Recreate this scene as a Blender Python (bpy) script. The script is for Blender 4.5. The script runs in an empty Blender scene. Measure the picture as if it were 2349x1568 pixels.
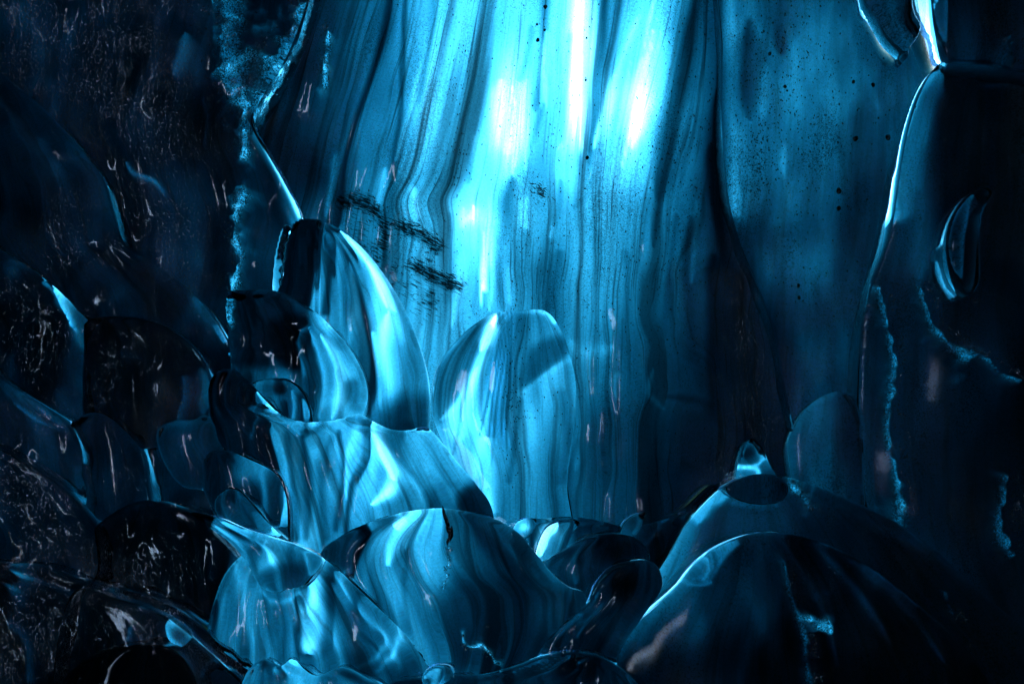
import bpy, math, random
import numpy as np
R = math.radians
random.seed(7)
np.random.seed(7)

# ------------------------------------------------------------------ camera, sky, sun, exposure
SC = bpy.context.scene
CAM_D = 12.0                       # metres from the lens to the ice wall (wall plane y = 0)
PPM = 234.9                        # photo pixels (2349 wide) per metre on the wall plane
W_IMG, H_IMG = 2349.0, 1568.0
CAM_ROW = 1180.0                   # photo row at eye height
HALF = W_IMG / 2 / PPM


def wx(px): return (px - W_IMG / 2) / PPM
def wz(py): return (CAM_ROW - py) / PPM           # eye height is z = 0


cd = bpy.data.cameras.new('camera')
cam = bpy.data.objects.new('camera', cd)
SC.collection.objects.link(cam)
cam.location = (0, -CAM_D, 0)
cam.rotation_euler = (R(90), 0, 0)
cd.sensor_width = 36
cd.lens = 36 * CAM_D / (2 * HALF)
cd.shift_y = (CAM_ROW - H_IMG / 2) / W_IMG
cd.clip_end = 500
SC.camera = cam

SUN_EL = 3.5
wd = bpy.data.worlds.new('World')
SC.world = wd
wd.use_nodes = True
nt = wd.node_tree
nt.nodes.clear()
sky = nt.nodes.new('ShaderNodeTexSky')
sky.sky_type = 'NISHITA'
sky.sun_disc = False
sky.sun_elevation = R(SUN_EL)
sky.dust_density = 0.0
sky.ozone_density = 3.0
sky.sun_rotation = 0.0             # the sun stands behind the ice wall (+y)
bg = nt.nodes.new('ShaderNodeBackground')
bg.inputs['Strength'].default_value = 0.06
wo = nt.nodes.new('ShaderNodeOutputWorld')
nt.links.new(sky.outputs[0], bg.inputs[0])
nt.links.new(bg.outputs[0], wo.inputs[0])

sl = bpy.data.lights.new('sun', 'SUN')
sl.energy = 5.0
sl.angle = R(0.5)
sl.color = (1.0, 0.98, 0.96)
sun = bpy.data.objects.new('sun', sl)
SC.collection.objects.link(sun)
sun.location = (0, 20, 6)
sun.rotation_euler = (R(-(90 - SUN_EL)), 0, 0)    # light travels towards -y and a little down

SC.view_settings.view_transform = 'Standard'
SC.view_settings.look = 'None'
SC.view_settings.gamma = 1.0
SC.view_settings.use_curve_mapping = False
SC.view_settings.exposure = 3.55
cy = SC.cycles
cy.max_bounces = 12
cy.diffuse_bounces = 5
cy.glossy_bounces = 3
cy.transmission_bounces = 8
cy.sample_clamp_indirect = 2.0
cy.blur_glossy = 0.5
cy.use_denoising = True

E0, SIG = 8.0, 14.0                # brightness of bare lit ice, absorption per metre (blue)


# ------------------------------------------------------------------ numpy helpers
def vnoise(x, y, scale, seed):
    """smooth value noise in -1..1"""
    x = np.asarray(x) / scale; y = np.asarray(y) / scale
    rs = np.random.RandomState(seed); T = rs.rand(64, 64) * 2 - 1
    xi = np.floor(x).astype(int); yi = np.floor(y).astype(int)
    fx = x - xi; fy = y - yi
    fx = fx * fx * fx * (fx * (fx * 6 - 15) + 10); fy = fy * fy * fy * (fy * (fy * 6 - 15) + 10)
    a = T[xi % 64, yi % 64]; b = T[(xi + 1) % 64, yi % 64]
    c = T[xi % 64, (yi + 1) % 64]; d = T[(xi + 1) % 64, (yi + 1) % 64]
    return (a * (1 - fx) + b * fx) * (1 - fy) + (c * (1 - fx) + d * fx) * fy


def fbm(x, y, scale, seed, octv=3):
    s = 0; a = 1.0
    for k in range(octv):
        s = s + a * vnoise(x, y, scale / 2 ** k, seed + k); a *= 0.5
    return s


def sstep(a, b, x):
    t = np.clip((x - a) / (b - a), 0, 1)
    return t * t * (3 - 2 * t)


def spline(pts, closed=True, n=8):
    P = np.array(pts, float); N = len(P); out = []
    for i in range(N if closed else N - 1):
        if closed:
            p0, p1, p2, p3 = P[i - 1], P[i], P[(i + 1) % N], P[(i + 2) % N]
        else:
            p0, p1, p2, p3 = P[max(i - 1, 0)], P[i], P[i + 1], P[min(i + 2, N - 1)]
        # centripetal parametrisation keeps the curve from looping
        d1 = max(np.linalg.norm(p1 - p0) ** .5, 1e-6); d2 = max(np.linalg.norm(p2 - p1) ** .5, 1e-6); d3 = max(np.linalg.norm(p3 - p2) ** .5, 1e-6)
        m1 = ((p1 - p0) / d1 - (p2 - p0) / (d1 + d2) + (p2 - p1) / d2) * d2
        m2 = ((p2 - p1) / d2 - (p3 - p1) / (d2 + d3) + (p3 - p2) / d3) * d2
        for k in range(n):
            t = k / n
            out.append((2 * t**3 - 3 * t**2 + 1) * p1 + (t**3 - 2 * t**2 + t) * m1 + (-2 * t**3 + 3 * t**2) * p2 + (t**3 - t**2) * m2)
    if not closed: out.append(P[-1])
    return np.array(out)


def inside(poly, x, y):
    res = np.zeros(x.shape, bool)
    x1, y1 = poly[:, 0], poly[:, 1]; x2, y2 = np.roll(x1, -1), np.roll(y1, -1)
    m = (x >= x1.min()) & (x <= x1.max()) & (y >= y1.min()) & (y <= y1.max())
    xx, yy = x[m], y[m]; r = np.zeros(xx.shape, bool)
    for a, b, c, d in zip(x1, y1, x2, y2):
        if b == d: continue
        k = (b > yy) != (d > yy)
        r ^= k & (xx < (c - a) * (yy - b) / (d - b) + a)
    res[m] = r
    return res


def nearest(poly, x, y, closed=True):
    """nearest point on a polyline: distance, px, py, parameter 0..1 along it"""
    best = np.full(x.shape, 1e9); bx = x.copy(); by = y.copy(); bt = np.zeros(x.shape)
    n = len(poly); m = n if closed else n - 1
    for i in range(m):
        a = poly[i]; b = poly[(i + 1) % n]; d = b - a; L = d @ d
        if L < 1e-12: continue
        t = np.clip(((x - a[0]) * d[0] + (y - a[1]) * d[1]) / L, 0, 1)
        qx = a[0] + t * d[0]; qy = a[1] + t * d[1]
        dd = (x - qx) ** 2 + (y - qy) ** 2
        k = dd < best
        best = np.where(k, dd, best); bx = np.where(k, qx, bx); by = np.where(k, qy, by); bt = np.where(k, (i + t) / m, bt)
    return np.sqrt(best), bx, by, bt


def inflate(mask):
    """smooth cushion over a mask: root of the solution of Laplace(h) = -1"""
    def relax(h, m, it):
        for _ in range(it):
            p = np.pad(h, 1)
            h = 0.25 * (p[:-2, 1:-1] + p[2:, 1:-1] + p[1:-1, :-2] + p[1:-1, 2:] + 1.0) * m
        return h
    h = None
    for st in (8, 4, 2, 1):
        m = mask[::st, ::st].astype(float)
        if h is None:
            h = relax(m * 0, m, 1500)
        else:
            u = np.repeat(np.repeat(h, 2, 0), 2, 1) * 4
            u = np.pad(u, ((0, max(0, m.shape[0] - u.shape[0])), (0, max(0, m.shape[1] - u.shape[1]))), mode='edge')[:m.shape[0], :m.shape[1]]
            h = relax(u * m, m, 260 if st > 1 else 140)
    h = np.sqrt(np.maximum(h, 0))
    return h / max(h.max(), 1e-9)


class Field:
    """brightness of transmitted light wanted at each point: it becomes the THICKNESS of the ice there"""
    def __init__(s, x, y, base): s.x, s.y = x, y; s.v = np.full(x.shape, float(base))
    def mix(s, a, val): s.v = s.v * (1 - a) + val * a
    def blob(s, cx, cy, rx, ry, val, op=1.0, rot=0, p=2.0):
        c, n = math.cos(R(rot)), math.sin(R(rot)); dx, dy = s.x - cx, s.y - cy
        u = (dx * c + dy * n) / rx; w = (-dx * n + dy * c) / ry
        s.mix(op * np.exp(-((u * u + w * w) ** (p / 2))), val); return s
    def line(s, pts, w, val, op=1.0, taper=0.0, p=2.0, w2=None):
        P = spline(pts, False, 6)
        x0, y0 = P.min(0) - 4 * max(w, w2 or 0); x1, y1 = P.max(0) + 4 * max(w, w2 or 0)
        m = (s.x > x0) & (s.x < x1) & (s.y > y0) & (s.y < y1)
        if not m.any(): return s
        d, _, _, t = nearest(P, s.x[m], s.y[m], False)
        ww = w if w2 is None else w * (1 - t) + w2 * t
        if taper: ww = ww * (1e-3 + np.minimum(1, np.minimum(t, 1 - t) / taper))
        a = op * np.exp(-(d / ww) ** p)
        s.v[m] = s.v[m] * (1 - a) + val * a; return s
    def area(s, pts, soft, val, op=1.0):
        P = spline(pts, True, 6); ins = inside(P, s.x, s.y)
        m = (s.x > P[:, 0].min() - 3 * soft) & (s.x < P[:, 0].max() + 3 * soft) & (s.y > P[:, 1].min() - 3 * soft) & (s.y < P[:, 1].max() + 3 * soft)
        d, _, _, _ = nearest(P, s.x[m], s.y[m]); d = np.where(ins[m], d, -d)
        a = op * sstep(-soft, soft, d); s.v[m] = s.v[m] * (1 - a) + val * a; return s
    def noise(s, scale, amp, seed, sx=1.0, sy=1.0):
        s.v = s.v * np.exp(amp * fbm(s.x / sx, s.y / sy, scale, seed)); return s


# ------------------------------------------------------------------ materials
def nodes(m):
    m.use_nodes = True; t = m.node_tree; t.nodes.clear()
    def N(kind, **kw):
        n = t.nodes.new('ShaderNode' + kind)
        for k, v in kw.items():
            if k.startswith('i_'):
                n.inputs[k[2:].replace('_', ' ')].default_value = v
            else: setattr(n, k, v)
        return n
    return t, N, t.links.new


def ice_material(name, streak=1.0, sx=26.0, sy=900.0, warp=18.0, rough=0.03, grit=0.0, tint=(0.27, 0.63, 1.0), bump=0.25, wy=0.6, fine=1.0, speck=0.0, silt=False):
    """Clear blue glacier ice: a glossy refracting front over a bubbly lit back, with absorption between them.
    Silt layers (streaks along the flow coordinates) lie on the bubbly layer, silt grains on the front."""
    m = bpy.data.materials.new(name); t, N, L = nodes(m)
    out = N('OutputMaterial')
    fl = N('Attribute', attribute_name='flow'); bk = N('Attribute', attribute_name='back'); gr = N('Attribute', attribute_name='grit')
    pos = N('TexCoord')
    # warp the flow coordinates a little so the layers meander
    wn = N('TexNoise', i_Scale=0.011, i_Detail=2.0); wsq = N('VectorMath', operation='MULTIPLY'); wsq.inputs[1].default_value = (1, wy, 1); L(fl.outputs['Vector'], wsq.inputs[0]); L(wsq.outputs[0], wn.inputs['Vector'])
    ws = N('VectorMath', operation='MULTIPLY_ADD'); ws.inputs[1].default_value = (warp * 2, 0, 0); ws.inputs[2].default_value = (-warp, 0, 0)
    L(wn.outputs['Color'], ws.inputs[0])
    wa = N('VectorMath', operation='ADD'); L(fl.outputs['Vector'], wa.inputs[0]); L(ws.outputs[0], wa.inputs[1])
    def layer(scale_x, scale_y, detail, lo, hi, depth):
        mp = N('VectorMath', operation='MULTIPLY'); mp.inputs[1].default_value = (1 / scale_x, 1 / scale_y, 0.013); L(wa.outputs[0], mp.inputs[0])
        n = N('TexNoise', i_Scale=1.0, i_Detail=detail, i_Roughness=0.6); L(mp.outputs[0], n.inputs['Vector'])
        r = N('MapRange', interpolation_type='SMOOTHSTEP'); r.inputs['From Min'].default_value = lo; r.inputs['From Max'].default_value = hi
        r.inputs['To Min'].default_value = 1.0; r.inputs['To Max'].default_value = 1.0 - depth
        L(n.outputs['Fac'], r.inputs['Value']); return r.outputs[0]
    def mul(a, b):
        q = N('Math', operation='MULTIPLY'); L(a, q.inputs[0]); L(b, q.inputs[1]); return q.outputs[0]
    s1 = layer(sx, sy, 3.0, 0.48, 0.66, min(0.95, 0.75 * streak))
    s2 = layer(sx * 0.3, sy * 0.6, 4.0, 0.50, 0.72, min(0.95, 0.6 * streak * fine))
    s3 = layer(sx * 0.13, sy * 0.25, 2.0, 0.54, 0.72, min(0.9, 0.5 * streak * fine))
    k = mul(mul(s1, s2), s3)
    # bubbles and silt dust, in object space
    dn = N('TexNoise', i_Scale=55.0, i_Detail=3.0, i_Roughness=0.7); L(pos.outputs['Object'], dn.inputs['Vector'])
    dr = N('MapRange'); dr.inputs['From Min'].default_value = 0.35; dr.inputs['From Max'].default_value = 0.65
    dr.inputs['To Min'].default_value = 0.78; dr.inputs['To Max'].default_value = 1.06; L(dn.outputs['Fac'], dr.inputs['Value'])
    k = mul(k, dr.outputs[0])
    ga = N('Attribute', attribute_name='grain')        # frosty, granular ice along the veins
    g1 = N('TexNoise', i_Scale=58.0, i_Detail=4.0, i_Roughness=0.75); L(pos.outputs['Object'], g1.inputs['Vector'])
    g0 = N('Math', operation='MULTIPLY_ADD'); L(ga.outputs['Fac'], g0.inputs[0]); g0.inputs[1].default_value = 0.22; L(g1.outputs['Fac'], g0.inputs[2])
    g2 = N('MapRange', interpolation_type='SMOOTHSTEP'); g2.inputs['From Min'].default_value = 0.63; g2.inputs['From Max'].default_value = 0.78
    g2.inputs['To Min'].default_value = 0.06; g2.inputs['To Max'].default_value = 1.4; L(g0.outputs[0], g2.inputs['Value'])
    g3 = N('Math', operation='MULTIPLY', use_clamp=True); L(ga.outputs['Fac'], g3.inputs[0]); g3.inputs[1].default_value = 1.5
    gm = N('Mix', data_type='FLOAT'); gm.inputs[2].default_value = 1.0; L(g3.outputs[0], gm.inputs[0]); L(g2.outputs[0], gm.inputs[3])
    k = mul(k, gm.outputs[0])
    if silt:                                           # feathery silt strata that dip to the right
        at = N('Attribute', attribute_name='silt'); cb = N('CombineXYZ')
        for q, (vec, sc) in enumerate((((.89, 0, -.45), 11.0), ((.45, 0, .89), 58.0))):
            dp = N('VectorMath', operation='DOT_PRODUCT'); dp.inputs[1].default_value = [k_ * sc for k_ in vec]; L(pos.outputs['Object'], dp.inputs[0]); L(dp.outputs['Value'], cb.inputs[q])
        z1 = N('TexNoise', i_Scale=1.0, i_Detail=5.0, i_Roughness=0.68, i_Distortion=0.5); L(cb.outputs[0], z1.inputs['Vector'])
        z2 = N('Math', operation='MULTIPLY_ADD'); L(at.outputs['Fac'], z2.inputs[0]); z2.inputs[1].default_value = 0.42; L(z1.outputs['Fac'], z2.inputs[2])
        z3 = N('MapRange', interpolation_type='SMOOTHSTEP'); z3.inputs['From Min'].default_value = 0.74; z3.inputs['From Max'].default_value = 0.88
        z3.inputs['To Min'].default_value = 1.0; z3.inputs['To Max'].default_value = 0.04; L(z2.outputs[0], z3.inputs['Value'])
        k = mul(k, z3.outputs[0])
    if speck:                                          # patches of fine black silt specks in the ice
        p1 = N('TexNoise', i_Scale=75.0, i_Detail=3.0, i_Roughness=0.6); L(pos.outputs['Object'], p1.inputs['Vector'])
        pv = N('VectorMath', operation='MULTIPLY'); pv.inputs[1].default_value = (2.6, 2.6, 1.0); L(pos.outputs['Object'], pv.inputs[0])
        p2 = N('TexNoise', i_Scale=1.0, i_Detail=3.0); L(pv.outputs[0], p2.inputs['Vector'])
        p3 = N('Math', operation='MULTIPLY_ADD'); L(p2.outputs['Fac'], p3.inputs[0]); p3.inputs[1].default_value = 0.55; L(p1.outputs['Fac'], p3.inputs[2])
        p4 = N('MapRange', interpolation_type='SMOOTHSTEP'); p4.inputs['From Min'].default_value = 0.80; p4.inputs['From Max'].default_value = 0.98
        p4.inputs['To Min'].default_value = 1.06; p4.inputs['To Max'].default_value = 1.0 - speck; L(p3.outputs[0], p4.inputs['Value'])
        k = mul(k, p4.outputs[0])
    col = N('VectorMath', operation='SCALE'); col.inputs[0].default_value = tint; L(k, col.inputs['Scale'])
    geo = N('NewGeometry')
    nm = N('VectorMath', operation='ADD'); nm.inputs[1].default_value = (0, -3.0, 0)      # bubbles scatter much the same whatever way the layer tilts
    L(geo.outputs['Normal'], nm.inputs[0])
    nn = N('VectorMath', operation='NORMALIZE'); L(nm.outputs[0], nn.inputs[0])
    tr = N('BsdfTranslucent'); L(col.outputs[0], tr.inputs['Color']); L(nn.outputs[0], tr.inputs['Normal'])
    # glossy refracting front
    b1 = N('TexNoise', i_Scale=9.0, i_Detail=4.0, i_Roughness=0.55); L(pos.outputs['Object'], b1.inputs['Vector'])
    bp = N('Bump', i_Strength=bump, i_Distance=0.02); L(b1.outputs['Fac'], bp.inputs['Height'])
    gl = N('BsdfGlass', i_IOR=1.31, i_Roughness=rough); gl.inputs['Color'].default_value = (1, 1, 1, 1); L(bp.outputs[0], gl.inputs['Normal'])
    front = gl.outputs[0]
    if grit:
        ob = N('VectorMath', operation='MULTIPLY'); ob.inputs[1].default_value = (95, 95, 36); L(pos.outputs['Object'], ob.inputs[0])
        q1 = N('TexNoise', i_Scale=1.0, i_Detail=3.0, i_Roughness=0.7); L(ob.outputs[0], q1.inputs['Vector'])
        q3 = N('TexNoise', i_Scale=2.2, i_Detail=5.0, i_Roughness=0.6); L(pos.outputs['Object'], q3.inputs['Vector'])
        q2 = N('MapRange', interpolation_type='SMOOTHSTEP'); q2.inputs['From Min'].default_value = 0.50; q2.inputs['From Max'].default_value = 0.64; L(q1.outputs['Fac'], q2.inputs['Value'])
        q4 = N('MapRange', interpolation_type='SMOOTHSTEP'); q4.inputs['From Min'].default_value = 0.36; q4.inputs['From Max'].default_value = 0.56
        q4.inputs['To Max'].default_value = grit; L(q3.outputs['Fac'], q4.inputs['Value'])
        fac = mul(mul(q2.outputs[0], q4.outputs[0]), gr.outputs['Fac'])
        si = N('BsdfPrincipled', i_Roughness=0.45); si.inputs['Base Color'].default_value = (0.52, 0.53, 0.60, 1)
        mx0 = N('MixShader'); L(fac, mx0.inputs[0]); L(front, mx0.inputs[1]); L(si.outputs[0], mx0.inputs[2]); front = mx0.outputs[0]
    mx = N('MixShader'); L(bk.outputs['Fac'], mx.inputs[0]); L(front, mx.inputs[1]); L(tr.outputs[0], mx.inputs[2])
    L(mx.outputs[0], out.inputs['Surface'])
    ab = N('VolumeAbsorption'); dens = SIG * 1.8
    ab.inputs['Density'].default_value = dens
    ab.inputs['Color'].default_value = (0.0, 1 - SIG * 1.08 / dens, 1 - SIG / dens, 1)
    L(ab.outputs[0], out.inputs['Volume'])
    try: m.cycles.homogeneous_volume = True
    except Exception: pass
    return m


def plain(name, color, rough=0.6, spec=0.3, nscale=4.0, var=0.5):
    m = bpy.data.materials.new(name); t, N, L = nodes(m)
    out = N('OutputMaterial'); p = N('BsdfPrincipled', i_Roughness=rough)
    p.inputs['Specular IOR Level'].default_value = spec
    tc = N('TexCoord'); n = N('TexNoise', i_Scale=nscale, i_Detail=5.0); L(tc.outputs['Object'], n.inputs['Vector'])
    r = N('MapRange'); r.inputs['To Min'].default_value = 1 - var; r.inputs['To Max'].default_value = 1 + var; L(n.outputs['Fac'], r.inputs['Value'])
    c = N('VectorMath', operation='SCALE'); c.inputs[0].default_value = color; L(r.outputs[0], c.inputs['Scale'])
    L(c.outputs[0], p.inputs['Base Color'])
    b = N('Bump', i_Strength=0.6, i_Distance=0.03); L(n.outputs['Fac'], b.inputs['Height']); L(b.outputs[0], p.inputs['Normal'])
    L(p.outputs[0], out.inputs[0]); return m


M_CURTAIN = ice_material('streaky_clear_ice', streak=0.95, sx=60, sy=1500, warp=14, rough=0.07, bump=0.06, grit=0.5, wy=0.16, fine=1.35, speck=.5, silt=True)
M_DOME = ice_material('marbled_ice', streak=0.8, sx=36, sy=900, warp=34, rough=0.02, bump=0.05, fine=.8, wy=.33)
M_DIM = ice_material('dusky_ice', streak=0.45, sx=60, sy=700, warp=10, rough=0.15, bump=0.08, grit=0.35, speck=.8)
M_SILT = ice_material('silty_dark_ice', streak=0.5, sx=40, sy=500, warp=20, rough=0.06, bump=0.06, grit=1.0)
def frost_material():
    m = bpy.data.materials.new('frost_crystals'); t, N, L = nodes(m); out = N('OutputMaterial')
    tc = N('TexCoord'); n = N('TexNoise', i_Scale=45.0, i_Detail=2.0); L(tc.outputs['Object'], n.inputs['Vector'])
    r = N('MapRange'); r.inputs['From Min'].default_value = .35; r.inputs['From Max'].default_value = .7; r.inputs['To Max'].default_value = .55; L(n.outputs['Fac'], r.inputs['Value'])
    g = N('BsdfGlass', i_IOR=1.31, i_Roughness=0.08); g.inputs['Color'].default_value = (.97, .99, 1, 1)
    d = N('BsdfPrincipled', i_Roughness=0.5); d.inputs['Base Color'].default_value = (.62, .70, .78, 1); d.inputs['Transmission Weight'].default_value = .3
    x = N('MixShader'); L(r.outputs[0], x.inputs[0]); L(g.outputs[0], x.inputs[1]); L(d.outputs[0], x.inputs[2]); L(x.outputs[0], out.inputs[0]); return m


M_FROST = frost_material()
M_ROCK = plain('pale_bounce_ice', (0.56, 0.50, 0.51), 0.9, spec=0.1, var=0.25)  # cave walls lightened and warmed to bounce fill onto the grit
M_REFLECTOR = plain('blue_reflector', (0.42, 0.62, 0.92), 0.7, nscale=1.5, var=0.12)  # blue of the added reflector, set so glints come out cool
M_DEBRIS = plain('wet_silt', (0.006, 0.008, 0.010), 0.5, nscale=20)


# ------------------------------------------------------------------ ice pieces
PIECES = []


class Piece:
    def __init__(s, name, outline, y, H, paint, mat, label, cat, cell=6.0, flow=None, shape=None, pw=1.0, skirt=0.09, grit=0.0, group=None, kind=None, parent=None, n=8, jag=0, host=None, flow_amp=1.0, contrast=None, fold=None):
        if fold is None: fold = {'marbled_ice': (.028, 52.0, .27), 'silty_dark_ice': (.03, 110.0, .25)}.get(mat.name)
        if contrast is None: contrast = 1.15 if mat is M_DOME else 1.0
        if host is not None: y = host.y - 0.001 - 0.00001 * len(PIECES)
        s.__dict__.update({k: v for k, v in locals().items() if k != 's'})
        P = spline(outline, True, n)
        if jag:
            k = np.arange(len(P)); rs = np.random.RandomState(len(PIECES) + 11)
            P = P + rs.uniform(-jag, jag, P.shape)
        s.poly = P
        s.f = (CAM_D + y) / CAM_D                     # an object nearer the lens is that much smaller in metres
        s.wpoly = np.column_stack([wx(P[:, 0]) * s.f, wz(P[:, 1]) * s.f])
        s.veins = []; s.silt = []
        PIECES.append(s)


def tag(o, label=None, cat=None, group=None, kind=None):
    if label: o['label'] = label
    if cat: o['category'] = cat
    if group: o['group'] = group
    if kind: o['kind'] = kind


def mesh_np(name, V, F, mat, attrs=(), smooth=True, sharp=None):
    me = bpy.data.meshes.new(name)
    me.vertices.add(len(V)); me.vertices.foreach_set('co', np.asarray(V, np.float32).ravel())
    nf = len(F); me.loops.add(nf * 4); me.loops.foreach_set('vertex_index', np.asarray(F, np.int32).ravel())
    me.polygons.add(nf); me.polygons.foreach_set('loop_start', np.arange(nf, dtype=np.int32) * 4)
    me.polygons.foreach_set('loop_total', np.full(nf, 4, np.int32))
    me.polygons.foreach_set('use_smooth', np.full(nf, smooth, bool))
    for nm, typ, dom, arr in attrs:
        a = me.attributes.new(nm, typ, dom)
        a.data.foreach_set('vector' if typ == 'FLOAT_VECTOR' else 'value', np.asarray(arr, np.float32).ravel())
    me.materials.append(mat); me.update(calc_edges=True)
    if sharp is not None:             # crisp arris where the front face ends
        ev = np.empty(len(me.edges) * 2, np.int32); me.edges.foreach_get('vertices', ev); ev = np.sort(ev.reshape(-1, 2), 1).astype(np.int64)
        sa = me.attributes.new('sharp_edge', 'BOOLEAN', 'EDGE')
        sa.data.foreach_set('value', np.isin(ev[:, 0] * len(V) + ev[:, 1], sharp))
    o = bpy.data.objects.new(name, me); SC.collection.objects.link(o)
    return o


def build(p, order):
    c = p.cell; P = p.poly
    xs = np.arange(P[:, 0].min() - c, P[:, 0].max() + 2 * c, c); ys = np.arange(P[:, 1].min() - c, P[:, 1].max() + 2 * c, c)
    X, Y = np.meshgrid(xs, ys); ins = inside(P, X, Y)
    nr, nc = X.shape
    h = inflate(ins) if p.H else np.zeros(X.shape)
    # row-normalised flow coordinate: layers drape along the outline
    if p.flow is None:
        xl = np.full(nr, np.nan); xr = np.full(nr, np.nan)
        for r in range(nr):
            q = np.nonzero(ins[r])[0]
            if len(q): xl[r], xr[r] = xs[q[0]], xs[q[-1]]
        ok = ~np.isnan(xl); xl = np.interp(np.arange(nr), np.nonzero(ok)[0], xl[ok]); xr = np.interp(np.arange(nr), np.nonzero(ok)[0], xr[ok])
        kk = np.ones(9) / 9; xl = np.convolve(np.pad(xl, 4, 'edge'), kk, 'valid'); xr = np.convolve(np.pad(xr, 4, 'edge'), kk, 'valid')
        wmax = max((xr - xl).max(), 1)
        u = (X - xl[:, None]) / np.maximum(xr - xl, 0.25 * wmax)[:, None]
        S, T = u * wmax * 0.8 + (X * 0.2), Y
    else:
        S, T = p.flow(X, Y)
    # cells to keep and vertices to snap to the outline
    iv = ins
    cell_in = iv[:-1, :-1] | iv[1:, :-1] | iv[:-1, 1:] | iv[1:, 1:]
    used = np.zeros(X.shape, bool)
    used[:-1, :-1] |= cell_in; used[1:, :-1] |= cell_in; used[:-1, 1:] |= cell_in; used[1:, 1:] |= cell_in
    sn = used & ~iv
    _, qx, qy, _ = nearest(P, X[sn], Y[sn]); X2, Y2 = X.copy(), Y.copy(); X2[sn], Y2[sn] = qx, qy
    h = np.where(sn, 0, h)
    WX, WZ = wx(X2) * p.f, wz(Y2) * p.f
    # holes where a nearer piece of ice takes over
    for j in PIECES[order + 1:]:
        if j.y >= p.y or j.host is not None: continue
        B = j.wpoly; d0 = 0.012
        box = (WX > B[:, 0].min() - .1) & (WX < B[:, 0].max() + .1) & (WZ > B[:, 1].min() - .1) & (WZ < B[:, 1].max() + .1) & used
        if not box.any(): continue
        hi = inside(B, WX, WZ) & used
        if not hi.any(): continue
        dist, bx, bz, _ = nearest(B, WX[hi], WZ[hi])
        deep = np.zeros(X.shape, bool); deep[hi] = dist > d0
        alld = deep[:-1, :-1] & deep[1:, :-1] & deep[:-1, 1:] & deep[1:, 1:]
        cell_in &= ~alld
        still = np.zeros(X.shape, bool)
        still[:-1, :-1] |= cell_in; still[1:, :-1] |= cell_in; still[:-1, 1:] |= cell_in; still[1:, 1:] |= cell_in
        snap = np.zeros(X.shape, bool); snap[hi] = (dist > d0) & (dist < d0 + 2.2 * c / PPM); snap &= still
        full = np.zeros(X.shape + (2,)); 
        tx = np.zeros(X.shape); tz = np.zeros(X.shape); dd = np.ones(X.shape)
        tx[hi], tz[hi], dd[hi] = bx, bz, np.maximum(dist, 1e-6)
        k = np.where(snap, d0 / dd, 1.0)
        WX = np.where(snap, tx + (WX - tx) * k, WX); WZ = np.where(snap, tz + (WZ - tz) * k, WZ)
    # drop slivers cut off by the holes
    todo = {(int(a_), int(b_)) for a_, b_ in zip(*np.nonzero(cell_in))} if cell_in.sum() < 40000 else set(); tot = len(todo)
    while todo:
        st = [todo.pop()]; comp = list(st)
        while st:
            r_, q_ = st.pop()
            for nb in ((r_ + 1, q_), (r_ - 1, q_), (r_, q_ + 1), (r_, q_ - 1)):
                if nb in todo: todo.discard(nb); st.append(nb); comp.append(nb)
        if p.name == 'ice_ridge' and len(comp) < .06 * tot:
            for r_, q_ in comp: cell_in[r_, q_] = False
    PX = WX / p.f * PPM + W_IMG / 2; PY = CAM_ROW - WZ / p.f * PPM
    f = Field(PX, PY, 0.3); p.paint(f)
    grain = np.zeros(X.shape)
    for spine, vv in p.veins:                 # ice is thin and full of frost crystals along the veins
        Q = spline([(a, b) for a, b, _ in spine], False, 5); hw = [q[2] for q in spine]
        m = (PX > Q[:, 0].min() - 50) & (PX < Q[:, 0].max() + 50) & (PY > Q[:, 1].min() - 50) & (PY < Q[:, 1].max() + 50)
        d, _, _, t = nearest(Q, PX[m], PY[m], False); w = np.interp(t * (len(spine) - 1), np.arange(len(spine)), hw)
        w = np.maximum(w, 3.0) * np.maximum(.25, 1 + .7 * vnoise(PX[m], PY[m], 40, 17) + .6 * vnoise(PX[m], PY[m], 14, 18))
        a = np.exp(-(d / w / 1.25) ** 2); f.v[m] = np.maximum(f.v[m], f.v[m] * (1 - a) + a * vv * np.exp(.5 * fbm(PX[m], PY[m], 24, 19)))
        grain[m] = np.maximum(grain[m], a)
    silt = np.zeros(X.shape)
    for pts, w, a in p.silt: silt = np.maximum(silt, a * np.exp(-(nearest(spline(pts, False, 6), PX, PY, False)[0] / w) ** 2))
    if p.fold:                                # drapery folds: crests are thin and bright, valleys thick and dark
        fo = vnoise(S, T * .16, p.fold[1], 77 + order) + .5 * vnoise(S, T * .25, p.fold[1] * .45, 177 + order)
        f.v = f.v * np.exp(p.fold[2] * fo)
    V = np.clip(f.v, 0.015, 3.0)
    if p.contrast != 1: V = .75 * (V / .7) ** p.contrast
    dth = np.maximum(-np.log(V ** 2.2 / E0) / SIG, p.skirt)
    fr = p.y - p.H * h ** p.pw
    if p.shape: fr = fr + p.shape(PX, PY, h)
    if p.fold: fr = fr - p.fold[0] * fo * np.minimum(1, h * 2.2)
    if p.host is not None:            # frost follows the ice it grows on
        q = p.host
        gx = np.clip((PX - q.X[0, 0]) / q.cell, 0, q.X.shape[1] - 1.001); gy = np.clip((PY - q.Y[0, 0]) / q.cell, 0, q.X.shape[0] - 1.001)
        i0, j0 = gy.astype(int), gx.astype(int); ty, tx_ = gy - i0, gx - j0; G = q.FR
        hf = (G[i0, j0] * (1 - tx_) + G[i0, j0 + 1] * tx_) * (1 - ty) + (G[i0 + 1, j0] * (1 - tx_) + G[i0 + 1, j0 + 1] * tx_) * ty
        bk = hf - .006; fr = bk - np.where(ins, .002 + .008 * np.abs(fbm(PX, PY, 6, 7)), .0015)
    else: bk = fr + dth
    used = np.zeros(X.shape, bool)
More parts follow.
